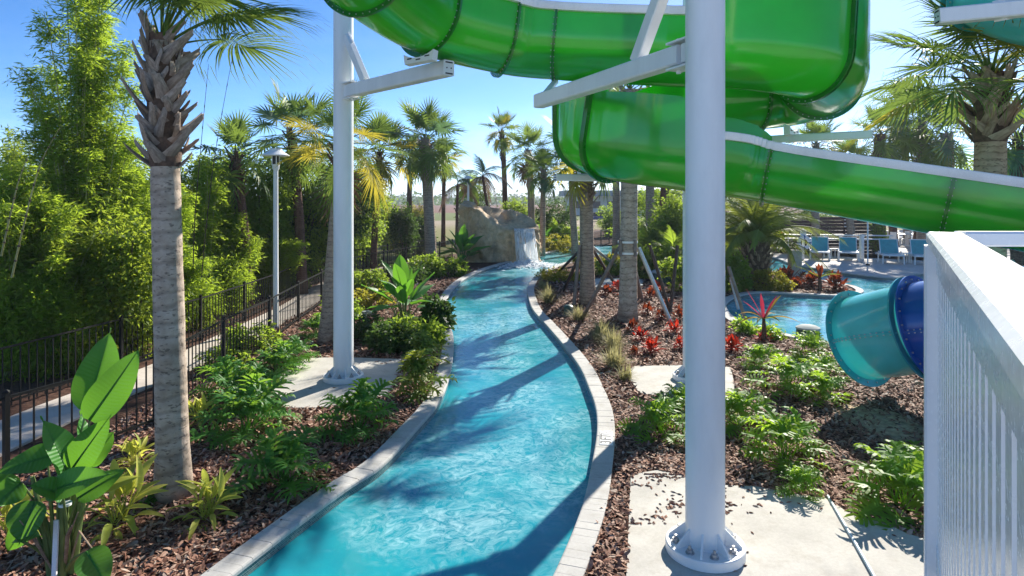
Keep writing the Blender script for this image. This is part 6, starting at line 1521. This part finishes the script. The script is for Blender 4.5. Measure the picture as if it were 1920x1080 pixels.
# variegated ginger
def lance(name, m, seed, L_=.36, w=.075, pet=.22, rise=.9, droop=.5):
    r = random.Random(seed); mb = MB(); e = Vector((math.cos(rise), 0, math.sin(rise))); mb.tube([Vector((0, 0, 0)), e * pet], [.006, .004], 4, False)
    vs = []
    for i in range(8):
        t = i / 7; c = e * pet + Vector((L_ * t * math.cos(rise * .6 - droop * t * .7), 0, L_ * (math.sin(rise * .6) * t - droop * .6 * t * t))); ww = w * .5 * math.sin(min(1, t * .96 + .04) ** .8 * math.pi) ** .8 + .001
        vs += [c + Vector((0, -ww, ww * .5)), c, c + Vector((0, ww, ww * .5))]
    mb.add(vs, [f for i in range(7) for f in ((3 * i, 3 * i + 3, 3 * i + 4, 3 * i + 1), (3 * i + 1, 3 * i + 4, 3 * i + 5, 3 * i + 2))]); return mb.mesh(name, m, True, None)
LG = [lance('lance_leaf', M['ginger'], 1, .33, .075, .26, 1.2), lance('lance_leaf', M['ginger'], 2, .34, .075, .25, .9), lance('lance_leaf', M['ginger'], 3, .34, .07, .2, .6, .8)]
gp = 'yellow variegated plants under the big palm'; pr = rosette('variegated_plant', '', 'plant', LG, 46, 4, gp, (0, 0, 0), tilt=(-10, 68), up=.1)
clones(pr, [(388, 976, .92, 'yellow striped plant right of the big palm foot'), (222, 985, 1.15, 'yellow striped plant between the paddle leaves and the palm'), (376, 795, .8, 'small yellow striped plant behind the big palm trunk'), (252, 878, .7, 'yellow striped plant by the near fence'), (20, 1000, .9, 'yellow striped plant at the bottom left corner'), (1030, 462, 1.6, 'yellow striped plant on the far bank by the falls')], gp)
p = G(312, 930); shrub('weed', 'small green weed at the foot of the big palm', 'plant', p + Vector((-.02, -.25, 0)), [(0, 0, .1, .1, .08, .1)], 160, (.05, .03), 'philo', 77, None, 3, .03, r0=.005)
# low leafy bushes of the left bed
for i, (px, py, rx, rz, n, lf, m, lab) in enumerate(((775, 652, .75, .42, 3200, (.12, .06), 'shrub', 'leafy bush beside the left coping, under the paddle plant'), (735, 660, .6, .38, 2200, (.12, .06), 'shrub_dk', 'dark leafy bush behind the pole pad'), (690, 640, .5, .35, 1600, (.11, .055), 'shrub_dk', 'dark leafy bush right of the fence side post'),
    (818, 618, .42, .5, 1500, (.16, .08), 'shrub_dk', 'broad leafed dark bush leaning on the left coping'), (690, 548, .8, .5, 3000, (.13, .06), 'shrub', 'green bush by the fence beyond the post'), (640, 600, .6, .45, 2000, (.12, .06), 'shrub', 'green bush between the post and the palm foot'),
    (800, 520, .9, .6, 3000, (.14, .07), 'shrub', 'green bush at the foot of the dark crowned palm'), (838, 517, 1.0, .55, 3200, (.14, .07), 'shrub', 'green bush on the inside of the river bend'), (760, 530, .9, .5, 2600, (.14, .07), 'shrub_dk', 'dark bush behind the middle paddle plant'), (690, 575, .7, .3, 1800, (.12, .06), 'shrub_y', 'pale ground plant beyond the post'),
    (1040, 470, 2.0, .6, 4200, (.16, .08), 'shrub_y', 'yellow green bank plants right of the waterfall'), (1065, 462, 1.6, .9, 3600, (.16, .08), 'shrub', 'green bank bush right of the waterfall'), (1050, 525, 1.1, .25, 2000, (.12, .06), 'shrub_y', 'pale ground plant on the island near the river'), (1128, 500, 1.6, .35, 3000, (.14, .07), 'shrub_y', 'pale ground plants between the braced palms'), (1150, 515, 1.2, .4, 2400, (.14, .07), 'shrub', 'low green bush behind the garden path'),
    (1222, 520, 1.3, .9, 4200, (.15, .08), 'shrub', 'green bush right of the strapped palm'), (1285, 545, .9, .8, 3000, (.15, .08), 'shrub', 'green bush at the left of the nearest post'), (1372, 545, .8, .9, 3200, (.15, .08), 'shrub', 'green bush at the left end of the pool bay'), (1445, 545, .8, .5, 2600, (.13, .06), 'shrub_y', 'yellow green skirt of plants under the date palm'), (1400, 625, .3, .2, 700, (.1, .05), 'philo_lit', 'small light green plant at the bay coping'), (1445, 635, .28, .18, 700, (.1, .05), 'philo_lit', 'small light green plant at the foot of the red strap plant'), (1460, 545, .5, .2, 600, (.12, .05), 'shrub', 'low green plant in the croton bed'),
    (470, 652, .7, .3, 1600, (.12, .05), 'shrub', 'low weeds along the near fence'), (420, 690, .5, .25, 1000, (.11, .05), 'shrub', 'low weeds by the walkway edge'))):
    p = G(px, py); shrub('bed_shrub', lab, 'shrub', p, [(0, 0, rz * .8, rx, rx * .8, rz), (rx * .4, -.1, rz * .6, rx * .6, rx * .6, rz * .7), (-rx * .4, .1, rz * .9, rx * .6, rx * .6, rz * .7)], n, lf, m, 200 + i, 'low bushes in the beds', 7, .07, r0=.012)
# fountain grasses along the island coping
def grass_clump(px, py, n, h, seed, lab):
    p = G(px, py); t = thing('grass_clump', lab, 'ornamental grass', tuple(p), 'fountain grasses on the island'); r = random.Random(seed); mb = MB()
    for i in range(n):
        a = r.uniform(0, 6.28); el = math.radians(r.uniform(38, 88)); d = Vector((math.cos(a) * math.cos(el), math.sin(a) * math.cos(el), math.sin(el))); strip_leaf(mb, Vector((r.gauss(0, .06), r.gauss(0, .06), 0)), d, Vector((0, 0, 1)), h * r.uniform(.6, 1.15), .013, 4, r.uniform(.2, .75), 0, 1.0, .3)
    lpart('blades', mb, M['grassy'], t, smooth=False)
for i, a in enumerate(((1028, 568, 420, .95, 'feathery grass clump at the narrow of the river'), (1018, 545, 300, .8, 'grass clump at the tip of the island coping'), (1128, 640, 480, .95, 'wide grass clump in front of the braced palms'), (1152, 690, 380, .8, 'grass clump nearest, beside the right coping'), (1150, 655, 360, .8, 'grass clump between the coping and the red plants'), (1085, 600, 300, .7, 'grass clump behind the green drum light'), (1172, 712, 160, .5, 'small grass tuft at the middle pad'))): grass_clump(a[0], a[1], a[2], a[3], i, a[4])
# red plants
def red_plant(px, py, s, m, seed, lab, gp, n=44, L_=.28, w=.07):
    p = G(px, py); t = thing('red_plant', lab, 'red plant', tuple(p), gp, sc=s); r = random.Random(seed); mb = MB()
    for i in range(n):
        a = i * 2.4 + r.uniform(-.2, .2); f = i / n; el = math.radians(75 - 70 * f + r.uniform(-14, 14)); d = Vector((math.cos(a) * math.cos(el), math.sin(a) * math.cos(el), math.sin(el))); strip_leaf(mb, Vector((r.gauss(0, .07), r.gauss(0, .07), .04 + .16 * (1 - f))), d, Vector((0, 0, 1)), L_ * r.uniform(.75, 1.1), w, 4, .35 * r.uniform(.4, 1.3), .2, .6, .45)
    lpart('leaves', mb, M[m], t, smooth=False); lpart('stem', MB().tube([(0, 0, -.02), (0, 0, .3)], [.02, .012], 6), M['branch'], t)
gp = 'red leaved plants round the palm braces'
reds = [(1202, 640, 1.0, 'red', 'orange red plant right of the strapped palm foot'), (1222, 662, 1.1, 'red', 'brightest red plant above the middle pad'), (1266, 625, 1.1, 'red', 'pink red plant at the foot of the steel brace'), (1275, 655, .9, 'red', 'red plant touching the left of the nearest post'), (1372, 660, 1.2, 'red', 'red plant touching the right of the nearest post'), (1186, 620, .9, 'croton', 'orange plant at the strapped palm foot'), (1240, 600, 1.0, 'croton', 'dark orange plant between the braces'), (1214, 590, 1.1, 'croton', 'dark orange plant behind the strapped palm'), (1255, 580, 1.1, 'croton', 'dark orange plant behind the crossed braces'), (1140, 555, 1.3, 'croton', 'orange plant left of the strapped palm'), (1160, 545, 1.3, 'red', 'red plant by the garden path, left of the strapped palm'), (1218, 560, 1.2, 'croton', 'dark red plant behind the steel brace'), (1275, 600, 1.1, 'croton', 'dark orange plant beside the nearest post'), (1232, 545, 1.2, 'red', 'red plant in front of the pale tub'), (1190, 668, .7, 'croton', 'small orange plant at the grass edge'), (1430, 640, .8, 'red', 'red seedlings under the red strap plant')]
for i, (px, py, s, m, lab) in enumerate(reds): red_plant(px, py, s, m, i, lab, gp)
gp = 'red crotons in the island bed'
for i, (px, py, s, lab) in enumerate(((1436, 540, 1.8, 'red croton at the foot of the date palm'), (1474, 532, 2.0, 'red croton left of the beige pillar'), (1492, 540, 1.3, 'small croton in front of the beige pillar'), (1522, 538, 1.9, 'red croton right of the beige pillar'), (1568, 545, 2.0, 'dark croton at the tip of the island bed'), (1505, 530, 1.3, 'croton behind the beige pillar'), (1145, 441, 3.2, 'red plant in the far bend of the channel'), (1160, 443, 3.4, 'dark red plant in the far bend of the channel'))): red_plant(px, py, s, 'croton', 40 + i, lab, gp, 60, .30, .07)
# red strap-leaved ti plant
def ti_plant(px, py, leaves, lab, h, stem=.055):
    p = G(px, py); t = thing('ti_plant', lab, 'plant', tuple(p), 'strap leaved plants'); lpart('stem', MB().tube([(0, 0, -.02), (.01, 0, h * .6), (0, 0, h)], [stem * 1.3, stem, stem * .7], 9), M['fibre'], t)
    for (az, el, L_, w, m, dr) in leaves:
        a, e = math.radians(az), math.radians(el); mb = MB(); d = Vector((math.cos(a) * math.cos(e), math.sin(a) * math.cos(e), math.sin(e))); strip_leaf(mb, Vector((0, 0, h - .03)), d, Vector((0, 0, 1)), L_, w, 8, dr, .28, .55, .5); lpart('leaf', mb, M[m], t, smooth=False)
ti_plant(1432, 641, [(160, 62, .95, .13, 'ti', .05), (100, 78, .7, .12, 'ti', .02), (170, 48, .8, .10, 'ti', .15), (20, 52, .95, .13, 'ti_y', .15), (5, 62, .8, .12, 'ti', .1), (-10, 22, 1.0, .11, 'ti_y', .45), (190, 20, .8, .11, 'ti_y', .5), (-60, 30, .6, .1, 'sche', .5), (230, 25, .6, .1, 'sche', .5), (40, 30, .7, .1, 'ti_y', .4), (140, 35, .8, .1, 'ti_y', .5)], 'magenta strap leaved plant in front of the pool bay', .62)
ti_plant(1537, 545, [(165, 50, 1.2, .11, 'sche', .1), (170, 35, 1.3, .1, 'sche', .2), (10, 35, 1.0, .12, 'sche', .25), (-5, 25, 1.0, .1, 'sche', .3), (90, 80, .6, .2, 'croton', .02), (40, 70, .6, .2, 'croton', .05), (130, 72, .6, .2, 'croton', .05), (200, 30, 1.0, .1, 'sche', .3), (-40, 35, .8, .1, 'sche', .3)], 'brown topped strap leaved plant in the croton bed', .55, .07)
# ---------------------------------------------------------------- the air: thin even haze that pales the far plain
hz = bpy.data.materials.new('haze'); hz.use_nodes = True; t_ = hz.node_tree
for n_ in list(t_.nodes): t_.nodes.remove(n_)
_vo = t_.nodes.new('ShaderNodeVolumePrincipled'); _vo.inputs['Color'].default_value = (0.80, 0.88, 0.97, 1); _vo.inputs['Density'].default_value = 0.0005; _vo.inputs['Anisotropy'].default_value = 0.2
_oo = t_.nodes.new('ShaderNodeOutputMaterial'); t_.links.new(_vo.outputs[0], _oo.inputs['Volume'])
hb = link('haze', MB().box((0, 1460, 12.5), (5800, 3200, 29)).mesh('haze', hz, False)); hb['kind'] = 'stuff'; hb['label'] = 'thin haze over the far plain'; hb['category'] = 'haze'
